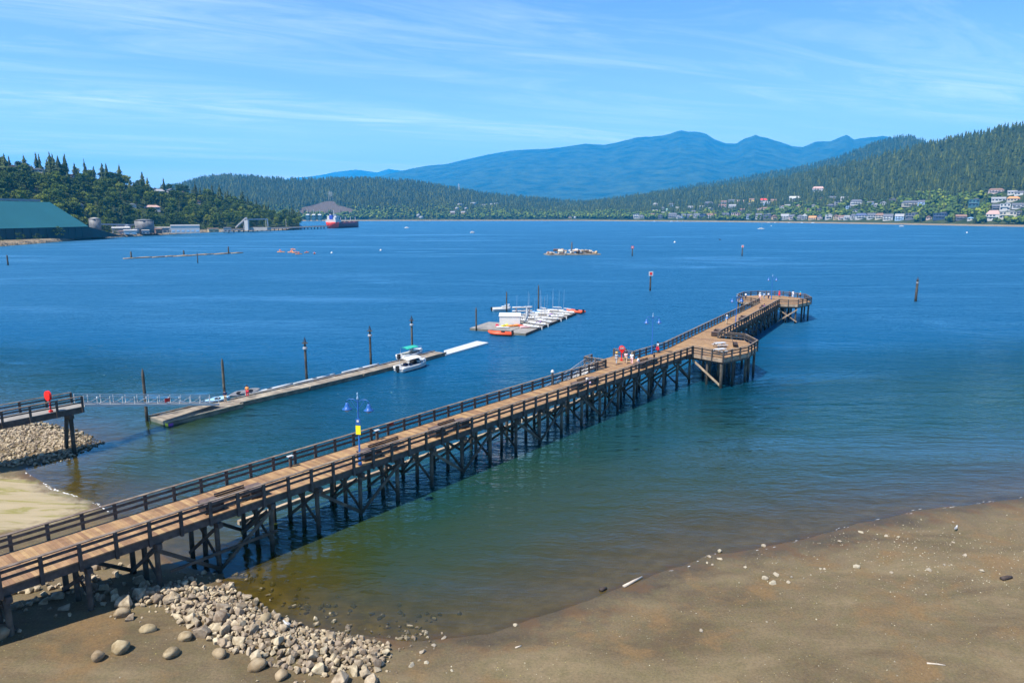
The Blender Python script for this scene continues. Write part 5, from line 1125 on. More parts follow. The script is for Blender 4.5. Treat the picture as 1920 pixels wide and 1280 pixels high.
MB().box((0, 0, 1.1), (4.6, 3.2, 2.2)).build('wall', 'white_fabric', tent); MB().add([(-2.45, -1.75, 2.15), (2.45, -1.75, 2.15), (2.45, 1.75, 2.15), (-2.45, 1.75, 2.15), (-2.4, 0, 2.75), (2.4, 0, 2.75)], [(0, 1, 5, 4), (2, 3, 4, 5), (1, 2, 5), (3, 0, 4), (3, 2, 1, 0)]).build('roof', 'white_fabric', tent)
MB().box((2.32, -.4, .95), (.06, 1.3, 1.9)).build('door', 'grey', tent)
for p, top, lb in [((-7.8, 153.3), 5.2, 'brown piling at the near left corner of the sailing raft'), ((-1.4, 184.), 5.4, 'dark piling behind the white shed of the sailing raft'), ((7., 187.), 6.8, 'tall rusty piling rising behind the dinghy rack')]: marker_pile(p, top, lb, group='pilings of the sailing raft')
dingh = thing('sailing_dinghy', '', 'dinghy', (0, 0, 0))
MB().hull(4.1, 1.5, .5, 0, .6, .75, 0, .5).build('hull', 'white_paint', dingh, True); MB().tube([(.7, 0, .4), (.62, 0, 6.0)], [.035, .018], 6).build('mast', 'aluminium', dingh); MB().tube([(.65, 0, 1.1), (-1.7, .1, 1.0)], .03, 6).build('boom', 'aluminium', dingh)
MB().box((-.6, 0, .46), (.3, 1.2, .05)).build('thwart', 'grey', dingh); MB().tube([(.6, 0, 1.15), (-1.5, .1, 1.12)], .09, 7).build('furled_sail', 'white_fabric', dingh)
spots = [(u, v) for u in (8., 12.2, 16.4, 20.6, 24.8, 29.) for v in (2.3,)]+[(16., -3.6), (20., -2.), (24., -4.), (28., -2.2), (32., -3.8), (34.5, -1.2), (33., 2.2)]
for i, (u, v) in enumerate(spots):
    p = rp(u, v); lb = f'white sailing dinghy with bare mast on the raft, {ordinal(i)} of those parked in rows'
    o = dingh if i == 0 else copy_tree(dingh, None, 0)
    o.location = v3(p, .52); o.rotation_euler = (0, 0, math.atan2(RU.y, RU.x)+R(rng.uniform(60, 110))); o['label'] = f'white dinghy with bare mast on the raft, {ordinal(i if i < 6 else i-6)} from shed ' + ('in front row' if i < 6 else 'in rear rows'); o['group'] = 'dinghies on the sailing raft'
rack = thing('kayak_rack', 'three-tier rack of white boards and kayaks on the sailing raft', 'rack', v3(rp(19.5, -4.2), .51), R(10))
for s in (-1, 1):
    for q in (-.5, .5): MB().box((s*1.6, q, 1.35), (.1, .1, 2.7)).build('upright', 'brown', rack)
for j in range(3):
    for s in (-1, 1): MB().box((s*1.6, 0, .75+j*.85), (.08, 1.2, .08)).build('bracket', 'brown', rack)
for j in range(3): kayak(rp(19.5, -4.2), R(10), f'white board on the {["bottom", "middle", "top"][j]} tier of the rack on the raft', 'white_paint', 5., .95, 1.35+j*.85, 'kayak', 'boards on the rack', 0, .36)
def sail(p, label, h=4.6, ang=0.):
    t = thing('windsurf_sail', label, 'sail', v3(p, .5), ang); n = 9; vs = []
    for i in range(n):
        f = i/(n-1); cv = .55*math.sin(f*1.9)
        for y in (-.02, .02): vs += [(cv, y, .2+f*h), (cv+.95*math.sin(math.pi*min(1, f*.85+.12))*(1-.3*f), y+.10*math.sin(f*3), .2+f*h)]
    fs = []
    for i in range(n-1): a = i*4; b = a+4; fs += [(a, a+1, b+1, b), (a+3, a+2, b+2, b+3), (a+1, a+3, b+3, b+1), (a+2, a, b, b+2)]
    MB().add(vs, fs).build('cloth', 'white_fabric', t, True); MB().tube([(.55*math.sin(f*1.9), 0, .0+f*(h+.3)) for f in np.linspace(0, 1, 8)], .03, 6).build('mast', 'grey', t)
sail(rp(12.8, -1.2), 'white curved sail standing beside the shed on the raft', 3.9, R(20)); sail(rp(21.5, .6), 'taller white curved sail standing amid the dinghies on the raft', 5.0, R(80))
def rib(p, ang, label, L=5.2):
    t = thing('inflatable_boat', label, 'boat', (p[0], p[1], 0.02), ang); pts = [(-L/2, -.75, .45), (L*.2, -.78, .48), (L*.4, -.5, .58), (L*.5, 0, .7), (L*.4, .5, .58), (L*.2, .78, .48), (-L/2, .75, .45)]
    MB().tube(pts, .3, 9).build('tube', 'hull_red', t, True); MB().hull(L*.9, 1.4, .35, .05).build('hull', 'grey', t, True); MB().box((-L*.5, 0, .7), (.4, .4, .9)).build('outboard_motor', 'black', t); MB().box((-L*.1, 0, .65), (.7, .5, .6)).build('console', 'black', t)
rib(rp(-1.6, -.6), math.atan2(RU.y, RU.x)+R(95), 'red inflatable boat at the near corner of the sailing raft'); rib(rp(37.5, 3.2), math.atan2(RU.y, RU.x)+R(70), 'red inflatable boat at the far end of the sailing raft')
for i, (u, v, m) in enumerate([(7.4, -1.6, 'cloth_orange'), (6.4, -3.2, 'safety_yellow'), (5.6, -4.6, 'cloth_red'), (8.4, -.6, 'hull_red'), (4.2, -2.6, 'white_paint'), (6.8, 1.8, 'cloth_pink'), (14., 2., 'purple'), (27., .4, 'purple'), (30.5, -5., 'cloth_blue'), (13.0, -5., 'cloth_blue')]):
    kayak(rp(u, v), R(20+37*i), f'{["orange", "yellow", "crimson", "bright red", "white", "pink", "purple", "violet", "blue", "deep blue"][i]} kayak lying on the deck of the sailing raft' + ('' if i < 6 else [' near the front edge', ' between the rows', ' at the rear', ' beside the rack'][i-6]), m, 3.0, .75, .52, 'kayak', 'kayaks on the raft', 0, .4)
t = motorboat((-2.8, 185.6), R(15), 5.0, 'small open white boat moored behind the sailing raft', 'grey', False)
for ch in list(t.children):
    if ch.name.startswith('canopy'): bpy.data.objects.remove(ch)
# ------------------------------------------------------------------ cluttered float, log boom, kayaks and buoys farther out
ff = thing('old_float', 'low float heaped with upturned boats and gear far out on the water', 'float', (38, 452, 0), R(14)); MB().box((0, 0, .25), (34, 12, .7)).build('deck', 'float_wood', ff); MB().box((0, 0, -.1), (33, 11, .5)).build('base', 'float_side', ff)
mm_ = ['white_paint', 'cream', 'tan', 'brown', 'pale_timber', 'grey', 'white_paint', 'log_wood', 'pink', 'slate']
for i in range(44):
    x, y = rng.uniform(-15.5, 15.5), rng.uniform(-4.6, 4.6); a = R(14); q = Vector((38+x*math.cos(a)-y*math.sin(a), 452+x*math.sin(a)+y*math.cos(a)))
    kayak(q, rng.random()*6.28, 'upturned boat in the heap on the far cluttered float', mm_[i % 10], rng.uniform(2.6, 4.6), rng.uniform(1.1, 1.7), .62+rng.uniform(0, 1.9)*(abs(x) < 12), 'dinghy', 'boats heaped on the far float', rng.uniform(-.5, .5), rng.uniform(.8, 1.5))
marker_pile((38, 455), 8., 'dark piling rising from the cluttered float', r=2.2)
boomA, boomB = Vector((-219, 410)), Vector((-178, 470))
for i in range(16):
    f = (i+.2)/16; p = boomA+(boomB-boomA)*f+Vector((rng.normal()*1.2, rng.normal()*.8)); a = math.atan2(60, 41)+rng.normal()*.12; L = rng.uniform(7, 12); d = Vector((math.cos(a), math.sin(a)))*L/2; r_ = rng.uniform(.35, .65)
    MB().tube([v3(p-d, .1), v3(p, .22), v3(p+d, .12)], [r_*.9, r_, r_*.8], 8).build('log', 'log_wood', None, True, label=f'floating brown log in the boom near the left shore, {ordinal(i)} from its near end', cat='log', group='logs of the boom')
for p, top, lb in [((-219, 411), 4.2, 'short piling at the near end of the log boom'), ((-201, 438), 3.6, 'short piling in the middle of the log boom'), ((-183, 462), 4.8, 'stout piling at the far end of the log boom')]: marker_pile(p, top, lb, r=2.6)
for i, (x, y) in enumerate([(-142.8, 473.), (-135.8, 473.), (-162.5, 501.), (-157.8, 516.), (-154.9, 480.), (-135.4, 454.), (-127., 460.), (-151., 490.), (-147., 476.)]):
    t = kayak((x, y), R(30+40*i), f'orange kayak with a paddler beyond the log boom, {ordinal(i)} of the group', 'cloth_orange', 5., .9, -.05, 'kayak', 'orange kayaks beyond the log boom', 0, .5)
    MB().tube([(0, 0, .3), (0, 0, .75), (0, 0, 1.05), (0, 0, 1.25)], [.2, .24, .12, .1], 7).build('paddler', 'sign_red', t, True); MB().tube([(-.2, -1.1, .9), (.2, 1.1, .7)], .03, 5).build('paddle', 'white_paint', t)
for i, (x, y, s, lb) in enumerate([(146.1, 644, 1., 'round white buoy right of the red-topped channel marker'), (206.3, 712, .9, 'dark round buoy far out between the channel markers'), (618.9, 978, 1.3, 'white buoy far out near the right edge'), (-117.6, 466.6, .8, 'white buoy right of the orange kayaks'), (-91.9, 501., .8, 'pale buoy farther right of the orange kayaks'), (561, 1558, 1.2, 'small white buoy beside the far moored sailboat')]):
    MB().lathe([(.1, -.6), (.75, -.3), (1., .25), (.8, .8), (.3, 1.1), (.12, 1.5), (.02, 1.55)], 12).build('buoy', 'white_paint' if i != 1 else 'black', None, True, loc=(x, y, 0), label=lb, cat='buoy').scale = (s, s, s)
def yacht(p, ang, L, label, mast=True):
    t = thing('moored_boat', label, 'boat', (p[0], p[1], -.3), ang); MB().hull(L, L*.3, 1.6, 0, .6, .8).build('hull', 'white_paint', t, True); MB().hull(L*.5, L*.2, 1.1, 1.6, .3, .9).build('cabin', 'white_paint', t, True)
    if mast: MB().tube([(.5, 0, 1.6), (.4, 0, L*1.2)], .09, 6).build('mast', 'aluminium', t)
yacht((423.6, 1223), R(10), 12, 'white boat moored alone off the right shore'); yacht((807, 1491), R(0), 10, 'white motor launch close to the right beach', False); yacht((-193, 1318), R(0), 8, 'tiny white boat to the right of the red ship', False); yacht((-54, 978), R(20), 6, 'small white boat in the middle distance', False)
for i, (x, y) in enumerate([(760, 2130), (775, 2120), (805, 2095), (835, 2075), (860, 2060), (555, 2510), (575, 2500), (590, 2490), (470, 2560), (505, 2560)]): yacht((x, y), R(20+30*i), 10, f'white boat beached along the far right shore, {ordinal(i)} of the line', False)
# ------------------------------------------------------------------ left shore: warehouse, plant, jetty, ship
wh = thing('warehouse', 'huge storage warehouse with teal roof and dark wall on the left shore', 'warehouse')
w0 = Vector((-437.8, 613.6)); w1 = Vector((-415.5, 768.)); wd_ = (w1-w0).normalized(); wn = Vector((-wd_.y, wd_.x)); Lw = (w1-w0).length
def wp(s, n_, z): q = w0+wd_*s+wn*n_; return (q.x, q.y, z)
E1, RG = 105., 99.
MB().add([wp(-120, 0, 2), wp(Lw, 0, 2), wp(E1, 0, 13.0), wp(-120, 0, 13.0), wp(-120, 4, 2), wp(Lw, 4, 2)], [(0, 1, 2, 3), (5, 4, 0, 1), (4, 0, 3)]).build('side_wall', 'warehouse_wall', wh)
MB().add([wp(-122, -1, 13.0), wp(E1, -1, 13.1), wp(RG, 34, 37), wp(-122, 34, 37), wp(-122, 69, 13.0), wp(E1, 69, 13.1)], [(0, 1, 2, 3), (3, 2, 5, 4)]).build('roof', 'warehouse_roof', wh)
MB().add([wp(Lw, 0, 2), wp(E1, 0, 13.05), wp(RG, 34, 36.9), wp(E1, 68, 13.05), wp(Lw, 68, 2)], [(0, 4, 3, 2, 1)]).build('end_slope', 'warehouse_roof', wh)
for s in np.arange(-110, E1, 9.): timber('wall_rib', wp(s, -.15, 2), wp(s, -.15, 12.9), .5, .3, 'warehouse_wall', wh)
cv = thing('conveyor_gallery', 'pale conveyor gallery on top of the teal warehouse', 'conveyor', wp(RG-55, 37, 36), math.atan2(wd_.y, wd_.x)); MB().box((10, 0, 2.4), (70, 3, 2)).build('gallery', 'grey', cv)
for k in range(8): MB().box((-22+k*9, 0, .6), (.6, 2.4, 2.4)).build('leg', 'steel_grey', cv)
def shed(name, p, ang, size, label, m='white', roof='grey', cyl=False):
    t = thing(name, label, 'silo' if cyl else 'building', (p[0], p[1], 3.0), ang); L, B, h = size
    if cyl: MB().lathe([(L/2, 0), (L/2, h)], 22).build('wall', m, t, True); MB().lathe([(L/2+.4, h), (L*.3, h*1.06), (.3, h*1.1)], 22).build('roof', roof, t, True)
    else:
        MB().box((0, 0, h/2), (L, B, h)).build('wall', m, t); MB().add([(-L/2-.5, -B/2-.5, h), (L/2+.5, -B/2-.5, h), (L/2+.5, B/2+.5, h), (-L/2-.5, B/2+.5, h), (-L/2, 0, h*1.15), (L/2, 0, h*1.15)], [(0, 1, 5, 4), (2, 3, 4, 5), (1, 2, 5), (3, 0, 4), (3, 2, 1, 0)]).build('roof', roof, t)
        n = max(2, int(L/5))
        for j in range(2 if h > 9 else 1):
            for i in range(n): timber('window', ((i+.25)*L/n-L/2, -B/2-.06, h*(.3+.4*j)), ((i+.8)*L/n-L/2, -B/2-.06, h*(.3+.4*j)), .15, h*.2, 'bluemetal' if m == 'white' else 'glass_dark', t)
    return t
yw = lambda p: math.atan2(p[1], p[0])-math.pi/2
for nm, p, sz, lb, m, rf, cy in [('silo', (-470, 812), (12, 12, 17), 'round grey silo with pale top behind the end of the warehouse', 'plant_grey', 'concrete', True), ('plant_building', (-440, 862), (21, 16, 15), 'tall grey rounded plant building on the left shore', 'plant_grey', 'plant_grey', True),
                                 ('office_building', (-396, 872), (32, 12, 8.5), 'white office block with rows of blue windows on the left shore', 'white', 'grey', False), ('low_building', (-427, 884), (26, 10, 6), 'long low grey building beside the plant on the left shore', 'grey', 'concrete', False),
                                 ('plant_shed', (-447, 822), (18, 12, 7), 'pale shed between the silo and the rounded plant', 'concrete', 'white', False), ('plant_shed', (-428, 806), (13, 8, 4.5), 'small white shed on the shore in front of the plant', 'white', 'white', False), ('plant_shed', (-470, 872), (16, 10, 9), 'brown shed behind the pale plant sheds', 'pink', 'brown', False), ('plant_tank', (-432, 826), (7, 7, 6), 'small grey tank in front of the rounded plant', 'grey', 'grey', True)]:
    shed(nm, p, yw(p), sz, lb, m, rf, cy)
for i, (p, sz, m, rf, cy, lb) in enumerate([((-458, 836), (9, 7, 6), 'white', 'grey', False, 'small white hut right of the grey silo'), ((-452, 846), (6, 6, 9), 'steel_grey', 'steel_grey', True, 'narrow steel tank behind the white hut'), ((-447, 838), (5, 5, 7.5), 'white', 'white', True, 'narrow white tank in the plant yard'),
        ((-424, 832), (8, 5, 4), 'steel_grey', 'concrete', False, 'low steel shed at the foot of the rounded plant'), ((-416, 846), (7, 6, 5), 'brown', 'brown', False, 'rusty shed right of the rounded plant'), ((-410, 868), (6, 5, 4), 'concrete', 'grey', False, 'little concrete hut left of the office block'), ((-440, 812), (7, 5, 3.5), 'pink', 'brown', False, 'low reddish shed on the bank near the warehouse end'), ((-376, 905), (12, 7, 4.5), 'tan', 'brown', False, 'tan shed right of the office block'), ((-368, 930), (9, 7, 5), 'grey', 'slate', False, 'grey shed nearest the jetty')]):
    shed('plant_tank' if cy else 'plant_shed', p, yw(p)+.2*math.sin(i*2.), sz, lb, m, rf, cy)
cg = thing('pipe_bridge', 'dark pipe bridge running from the silo to the rounded plant', 'pipe bridge'); timber('truss', (-470, 822, 14), (-446, 862, 12.5), 2.2, 1.8, 'steel_grey', cg)
for f in (.3, .7): timber('trestle', (-470+24*f, 822+40*f, 3), (-470+24*f, 822+40*f, 12.5), 1., 1., 'steel_grey', cg)
jt = thing('jetty', 'long low industrial jetty leading out to the red ship', 'jetty'); j0, j1 = Vector((-395, 985)), Vector((-334, 1300)); jd = (j1-j0).normalized(); jn = Vector((-jd.y, jd.x))
timber('deck', v3(j0, 3.6), v3(j1, 3.6), 9, 1.2, 'concrete', jt); timber('pipe', v3(j0-jn*3, 5.), v3(j1-jn*3, 5.), .9, .9, 'brown', jt)
for k in range(26):
    for s in (-3.5, 3.5): p = j0+(j1-j0)*((k+.5)/26)+jn*s; o = obj('pile', PILE, jt, v3(p, -4)); o.scale = (3, 3, 7.2)
for k in (4, 9, 14): p = j0+(j1-j0)*(k/26); timber('light_mast', v3(p, 4), v3(p, 18), .35, .35, 'white', jt)
ld = thing('ship_loader', 'white loading tower with inclined conveyor on the left shore jetty', 'loader', (-372, 1010, 3.), 0); MB().box((0, 0, 7), (5, 5, 14)).build('tower', 'white', ld); MB().beam((0, 0, 17), (-38, 60, 3), 2.4, 2.2).build('conveyor', 'steel_grey', ld); MB().beam((0, 0, 15), (22, 22, 15.5), 2., 1.6).build('boom', 'steel_grey', ld); MB().beam((22, 22, 15.5), (22, 22, 5), 1.4, 1.4).build('spout', 'white', ld); MB().box((14, 12, 2.), (26, 16, 4)).build('base_house', 'concrete', ld)
for i, px_ in enumerate((562, 583, 594, 605)):
    D_ = 2500.; q = shed('loading_tower', ((px_-960)/1333.*D_, D_), 0, (11, 11, 20), f'white-capped loading tower behind the jetty, {ORD[i]} from the left', 'teal', 'white', False); MB().tube([(0, 0, 20), (0, 0, 38)], .5, 5).build('spire', 'white', q)
sh = thing('tanker_ship', 'red and maroon cargo ship with white bridge moored stern-on at the jetty end', 'ship', (-318, 1375, -2), math.atan2(110, 24)); SL, SB = 118., 23.
MB().hull(SL, SB, 12.5, 0, .5, .92).build('hull', 'ship_maroon', sh, True)
MB().lathe([(.1, -11.8), (7., -11.2), (10.8, -8), (11.9, -2), (11.9, .5), (.1, .6)], 22, (-SL/2+6, 0, 12.6)).build('stern', 'ship_red', sh, True)
for k, (x, wx, wy, z0, hh_) in enumerate([(-50, 22, 20, 12.6, 5), (-50, 17, 16, 17.6, 4), (-49, 14, 18, 21.6, 3), (-51, 9, 9, 24.6, 3)]): MB().box((x, 0, z0+hh_/2), (wx, wy, hh_)).build('bridge_deck', 'white_paint', sh)
MB().box((-58, 0, 22), (4.5, 6, 7)).build('funnel', 'ship_blue', sh); MB().box((-57.9, 0, 29), (3, 4, 3)).build('funnel_top', 'black', sh); MB().tube([(-48, 0, 26), (-48, 0, 35)], .5, 6).build('mast', 'white', sh)
for x in (-28, -8, 14, 36): MB().box((x, 0, 13.4), (14, 14, 1.8)).build('hatch', 'brown', sh); MB().tube([(x+9, 0, 12), (x+9, 0, 22)], .6, 6).build('crane_post', 'white', sh)
for i, (x, y, z, s) in enumerate([(-834, 3313, 90, 40), (-818, 3285, 86, 40), (-300, 4100, 150, 45)]):
    t = thing('pylon', f'pale lattice power pylon on the forested ridge, {ORD[i]} from the left', 'pylon', (x, y, z), .3, 'pylons on the ridge')
    for a, b in ((-1, -1), (1, -1), (1, 1), (-1, 1)): MB().beam((a*4, b*4, 0), (a*.7, b*.7, s), .8, .8).build('leg', 'white', t)
    for zz_ in (.7, .85): MB().beam((-8, 0, s*zz_), (8, 0, s*zz_), .7, .7).build('cross_arm', 'white', t)
# ------------------------------------------------------------------ people
def skin_obj(name, verts, edges, radii, m, parent, sub=1):
    me = bpy.data.meshes.new(name); me.from_pydata(verts, edges, []); me.materials.append(MATS[m]); o = obj(name, me, parent)
    md = o.modifiers.new('skin', 'SKIN'); md.use_smooth_shade = True
    sv = me.skin_vertices if len(me.skin_vertices) else None
    if sv is None:
        bm = bmesh.new(); bm.from_mesh(me); bm.verts.layers.skin.verify(); bm.to_mesh(me); bm.free()
    for i, r_ in enumerate(radii):
        d_ = me.skin_vertices[0].data[i]; d_.radius = r_ if isinstance(r_, tuple) else (r_, r_); d_.use_root = (i == 0)
    sb_ = o.modifiers.new('sub', 'SUBSURF'); sb_.levels = sb_.render_levels = sub
    return o
def person(p, z, ang, label, top, bottom, hair='hair_dark', pose='stand', skirt=False, hat=None, h=1.7, group='people on the pier', arm=0.):
    t = thing('person', label, 'person', (p[0], p[1], z), ang, group); k = h/1.7; t.scale = (k, k, k)
    if pose == 'sit':
        pel = .52; legs = [((s*.1, 0, .5), (s*.11, -.42, .52), (s*.11, -.44, .09), (s*.11, -.58, .05)) for s in (-1, 1)]
    elif pose == 'walk':
        pel = .93; legs = [((s*.09, 0, .9), (s*.1, -s*.18-.03, .5), (s*.1, -s*.27+.04, .09), (s*.1, -s*.27-.1, .05)) for s in (-1, 1)]
    else:
        pel = .94; legs = [((s*.09, 0, .9), (s*.1, -.01, .5), (s*.11, .02, .09), (s*.12, -.12, .05)) for s in (-1, 1)]
    zo = pel-.94; v = [(0, 0, .95+zo), (0, .01, 1.15+zo), (0, .0, 1.34+zo), (0, -.01, 1.47+zo), (0, -.02, 1.56+zo), (0, -.02, 1.66+zo)]
    e = [(0, 1), (1, 2), (2, 3), (3, 4), (4, 5)]; r_ = [(.15, .11), (.14, .105), (.16, .11), .055, .095, .085]
    for s in (-1, 1):
        o = len(v); sw = s*.16 if pose == 'walk' else 0; f_ = -.28 if pose == 'sit' else sw
        v += [(s*.17, 0, 1.39+zo), (s*.23, .02+f_*.3, 1.14+zo), (s*.22, -.1+f_-arm*.2, .93+zo+arm*.3), (s*.21, -.14+f_-arm*.25, .84+zo+arm*.32)]; e += [(2, o), (o, o+1), (o+1, o+2), (o+2, o+3)]; r_ += [.065, .045, .034, (.04, .025)]
    for lg in legs:
        o = len(v); v += list(lg); e += [(0, o), (o, o+1), (o+1, o+2), (o+2, o+3)]; r_ += [.09, .062, .042, (.045, .03)]
    skin_obj('body', v, e, r_, 'skin', t)
    sv_ = [v[0], v[1], v[2], (0, -.005, 1.42+zo)]; se = [(0, 1), (1, 2), (2, 3)]; sr = [(.185, .145), (.175, .14), (.19, .14), (.09, .09)]
    for i in (6, 10): o = len(sv_); sv_ += [v[i], v[i+1]]; se += [(2, o), (o, o+1)]; sr += [.085, .065]
    skin_obj('shirt', sv_, se, sr, top, t)
    if skirt: MB().lathe([(.17, 1.0+zo), (.2, .9+zo), (.27, .6+zo), (.31, .45+zo), (.28, .45+zo)], 12).build('skirt', bottom, t, True)
    else:
        bv_ = [v[0]]; be = []; br = [(.18, .14)]
        for lg in legs: o = len(bv_); q = tuple(lg[1][i]+(lg[2][i]-lg[1][i])*.85 for i in range(3)); bv_ += [lg[0], lg[1], q]; be += [(0, o), (o, o+1), (o+1, o+2)]; br += [.115, .085, .065]
        skin_obj('trousers', bv_, be, br, bottom, t)
    MB().lathe([(.105, 1.57+zo), (.118, 1.64+zo), (.10, 1.73+zo), (.04, 1.77+zo), (.0, 1.775+zo)], 10, (0, .012, 0)).build('hair', hair, t, True)
    if hat: MB().lathe([(.24, 1.69+zo), (.24, 1.705+zo), (.12, 1.72+zo), (.115, 1.8+zo), (.03, 1.83+zo)], 12).build('hat', hat, t, True)
    return t
person((14.5, 96.7), DECK, R(150), 'person in grey with a yellow sun hat walking left of the red life ring stand', 'cloth_grey', 'cloth_grey', 'hair_fair', 'walk', hat='hat_yellow')
person((16.2, 99.2), DECK, R(200), 'person in dark clothes behind the red life ring stand', 'cloth_navy', 'cloth_black')
person((15.9, 97.2), DECK, R(170), 'person in pink walking beside the one in white', 'cloth_pink', 'cloth_tan', 'hair_dark', 'walk')
person((16.6, 96.5), DECK, R(165), 'person in white walking right of the red life ring stand', 'cloth_white', 'cloth_pink', 'hair_fair', 'walk')
person(nearside(73.0, .8), DECK, R(60), 'person in a white shirt standing by the near railing', 'cloth_white', 'cloth_grey')
person(nearside(73.9, 1.3), DECK, R(90), 'person in pale grey standing beside the bench by the near railing', 'cloth_grey', 'cloth_pink')
person((21.9, 105.0), DECK, R(100), 'woman-height figure in white top and red skirt by the far railing', 'cloth_white', 'cloth_red', 'hair_dark', skirt=True)
person(nearside(77.6, .9), DECK, a1+R(180), 'person in black standing at the end of the bench', 'cloth_black', 'cloth_black', h=1.55)
bp_ = nearside(60.7, .9); person(bp_, DECK-.02, a1+R(0), 'person in white and lilac seated on the bench near the side landing', 'cloth_white', 'cloth_lilac', 'hair_fair', 'sit')
person((40.6, 133.0), DECK, R(120), 'person in a white and blue top walking on the outer pier', 'cloth_blue', 'cloth_tan', 'hair_fair', 'walk', hat='cloth_white')
person((59.9, 171.0), DECK, R(160), 'person in white with a raised white hat on the end platform', 'cloth_white', 'cloth_pink', hat='cloth_white', h=1.85)
person((61.7, 173.2), DECK, R(120), 'person in a pale blue shirt on the end platform', 'lamp_pale', 'cloth_grey'); person((63.0, 173.8), DECK, R(20), 'person in white top and dark shorts on the end platform', 'cloth_white', 'cloth_navy')
person((67.6, 179.0), DECK, R(200), 'person in a red dress at the back railing of the end platform', 'cloth_red', 'cloth_red', skirt=True)
person((69.2, 176.6), DECK, R(150), 'person in dark navy leaning toward the end railing', 'cloth_navy', 'cloth_navy', arm=.6); person((70.4, 177.4), DECK, R(180), 'person in pale clothes at the right end railing', 'cloth_white', 'cloth_white'); person((71.1, 174.6), DECK, R(250), 'person with a turquoise hat and orange top at the right corner of the end platform', 'cloth_orange', 'cloth_black', hat='cloth_cyan', arm=.8)
person(Bn(56.4)+N2*.85, DECK-.02, a2, 'person in purple seated on the bench nearest the end platform', 'purple', 'cloth_black', 'hair_dark', 'sit')
person((57.1, 172.9), DECK, R(120), 'person in a white shirt at the left lobe of the end platform', 'cloth_white', 'cloth_navy')
person((-38.0, 91.4), .45, R(200), 'person in navy bending over the pale blue kayak on the dock', 'cloth_navy', 'cloth_tan', group='people on the dock', arm=.4); person((-36.1, 94.2), .45, R(190), 'person in orange top and red shorts on the dock', 'cloth_orange', 'cloth_red', group='people on the dock')
# ------------------------------------------------------------------ rocks
def rock_mesh(seed, n=13, m='rock', flat=.72):
    g = np.random.default_rng(seed); bm = bmesh.new()
    for _ in range(n):
        d = g.normal(size=3); d /= np.linalg.norm(d); bm.verts.new(d*np.array([1, .55+.35*g.random(), flat])*(.42+.18*g.random()))
    bmesh.ops.convex_hull(bm, input=bm.verts[:]); bmesh.ops.bevel(bm, geom=bm.edges[:], offset=.022, segments=1, affect='EDGES')
    me = bpy.data.meshes.new('rock'); bm.to_mesh(me); bm.free(); me.materials.append(MATS[m]); return me
def boulder_mesh(seed, m='boulder'):
    bm = bmesh.new(); bmesh.ops.create_icosphere(bm, subdivisions=3, radius=.5); g = np.random.default_rng(seed); o = g.random(3)*10
    cuts = [Vector(g.normal(size=3)).normalized() for _ in range(9)]
    for q in bm.verts:
        c = q.co.copy(); k = 1+.16*(math.sin(c.x*5+o[0])*math.sin(c.y*4.3+o[1])+math.sin(c.z*5+o[2])*.5)+.05*math.sin(c.x*17+o[1])*math.sin(c.y*15+o[2])
        c *= k
        for n_ in cuts:
            e = c.dot(n_)-.40
            if e > 0: c -= n_*e*.8
        q.co = Vector((c.x*1.08, c.y*.9, c.z*.76))
    me = bpy.data.meshes.new('boulder'); bm.to_mesh(me); bm.free(); me.polygons.foreach_set('use_smooth', [True]*len(me.polygons)); me.materials.append(MATS[m]); return me
ROCKS = [rock_mesh(s) for s in range(9)]; BOULD = [boulder_mesh(s) for s in range(4)]; STONES = [rock_mesh(30+s, 18, 'pale_stone', .6) for s in range(4)]
def place_rock(me, x, y, s, name, label, cat, group=None, sink=.28):
    z = gz(x, y); o = obj(name, me, None, (x, y, z+s*(.36-sink)), None, None, label, cat, group); o.rotation_euler = (rng.normal()*.25, rng.normal()*.25, rng.random()*6.28); o.scale = (s, s*rng.uniform(.8, 1.1), s*rng.uniform(.85, 1.1)); return o
BIG = [(-22.6, 35.2, 1.0, 'rounded tan boulder, nearer of the pair on the mud at lower left'), (-21.9, 36.1, 1.25, 'long tan boulder behind the rounded one at lower left'), (-18.95, 35.9, 1.1, 'grey-white boulder alone on the mud left of the rock heap'), (-24.3, 40.9, 1.6, 'angular boulder at the edge of the pier shadow'), (-23.9, 39.9, 1.05, 'tan boulder just below the angular one'), (-23.2, 39.5, .9, 'flat grey boulder beside the tan one'),
       (-21.5, 38.4, .95, 'pale boulder at the left foot of the rock heap'), (-19.0, 37.7, 1.0, 'upright greenish boulder at the foot of the rock heap'), (-16.4, 36.2, .95, 'egg-shaped tan boulder below the rock heap'), (-14.0, 35.1, 1.1, 'big rounded boulder at the lower edge of the rock heap'), (-12.4, 34.4, .95, 'smooth greenish boulder apart from the heap'), (-29.1, 36.8, 1.5, 'dark grey boulder cut by the left edge'), (-7.5, 34.1, 1.3, 'white slab-like boulder at the bottom of the view'), (-9.1, 34.0, 1.5, 'pale double boulder at the bottom of the view'), (-15.4, 40.3, 1.1, 'pale boulder standing in the shallows beside the heap')]
for i, (x, y, s, lb) in enumerate(BIG): place_rock(BOULD[i % 4] if i not in (3, 5, 12, 13) else ROCKS[i % 9], x, y, s*.86, 'boulder', lb, 'boulder', sink=.18)
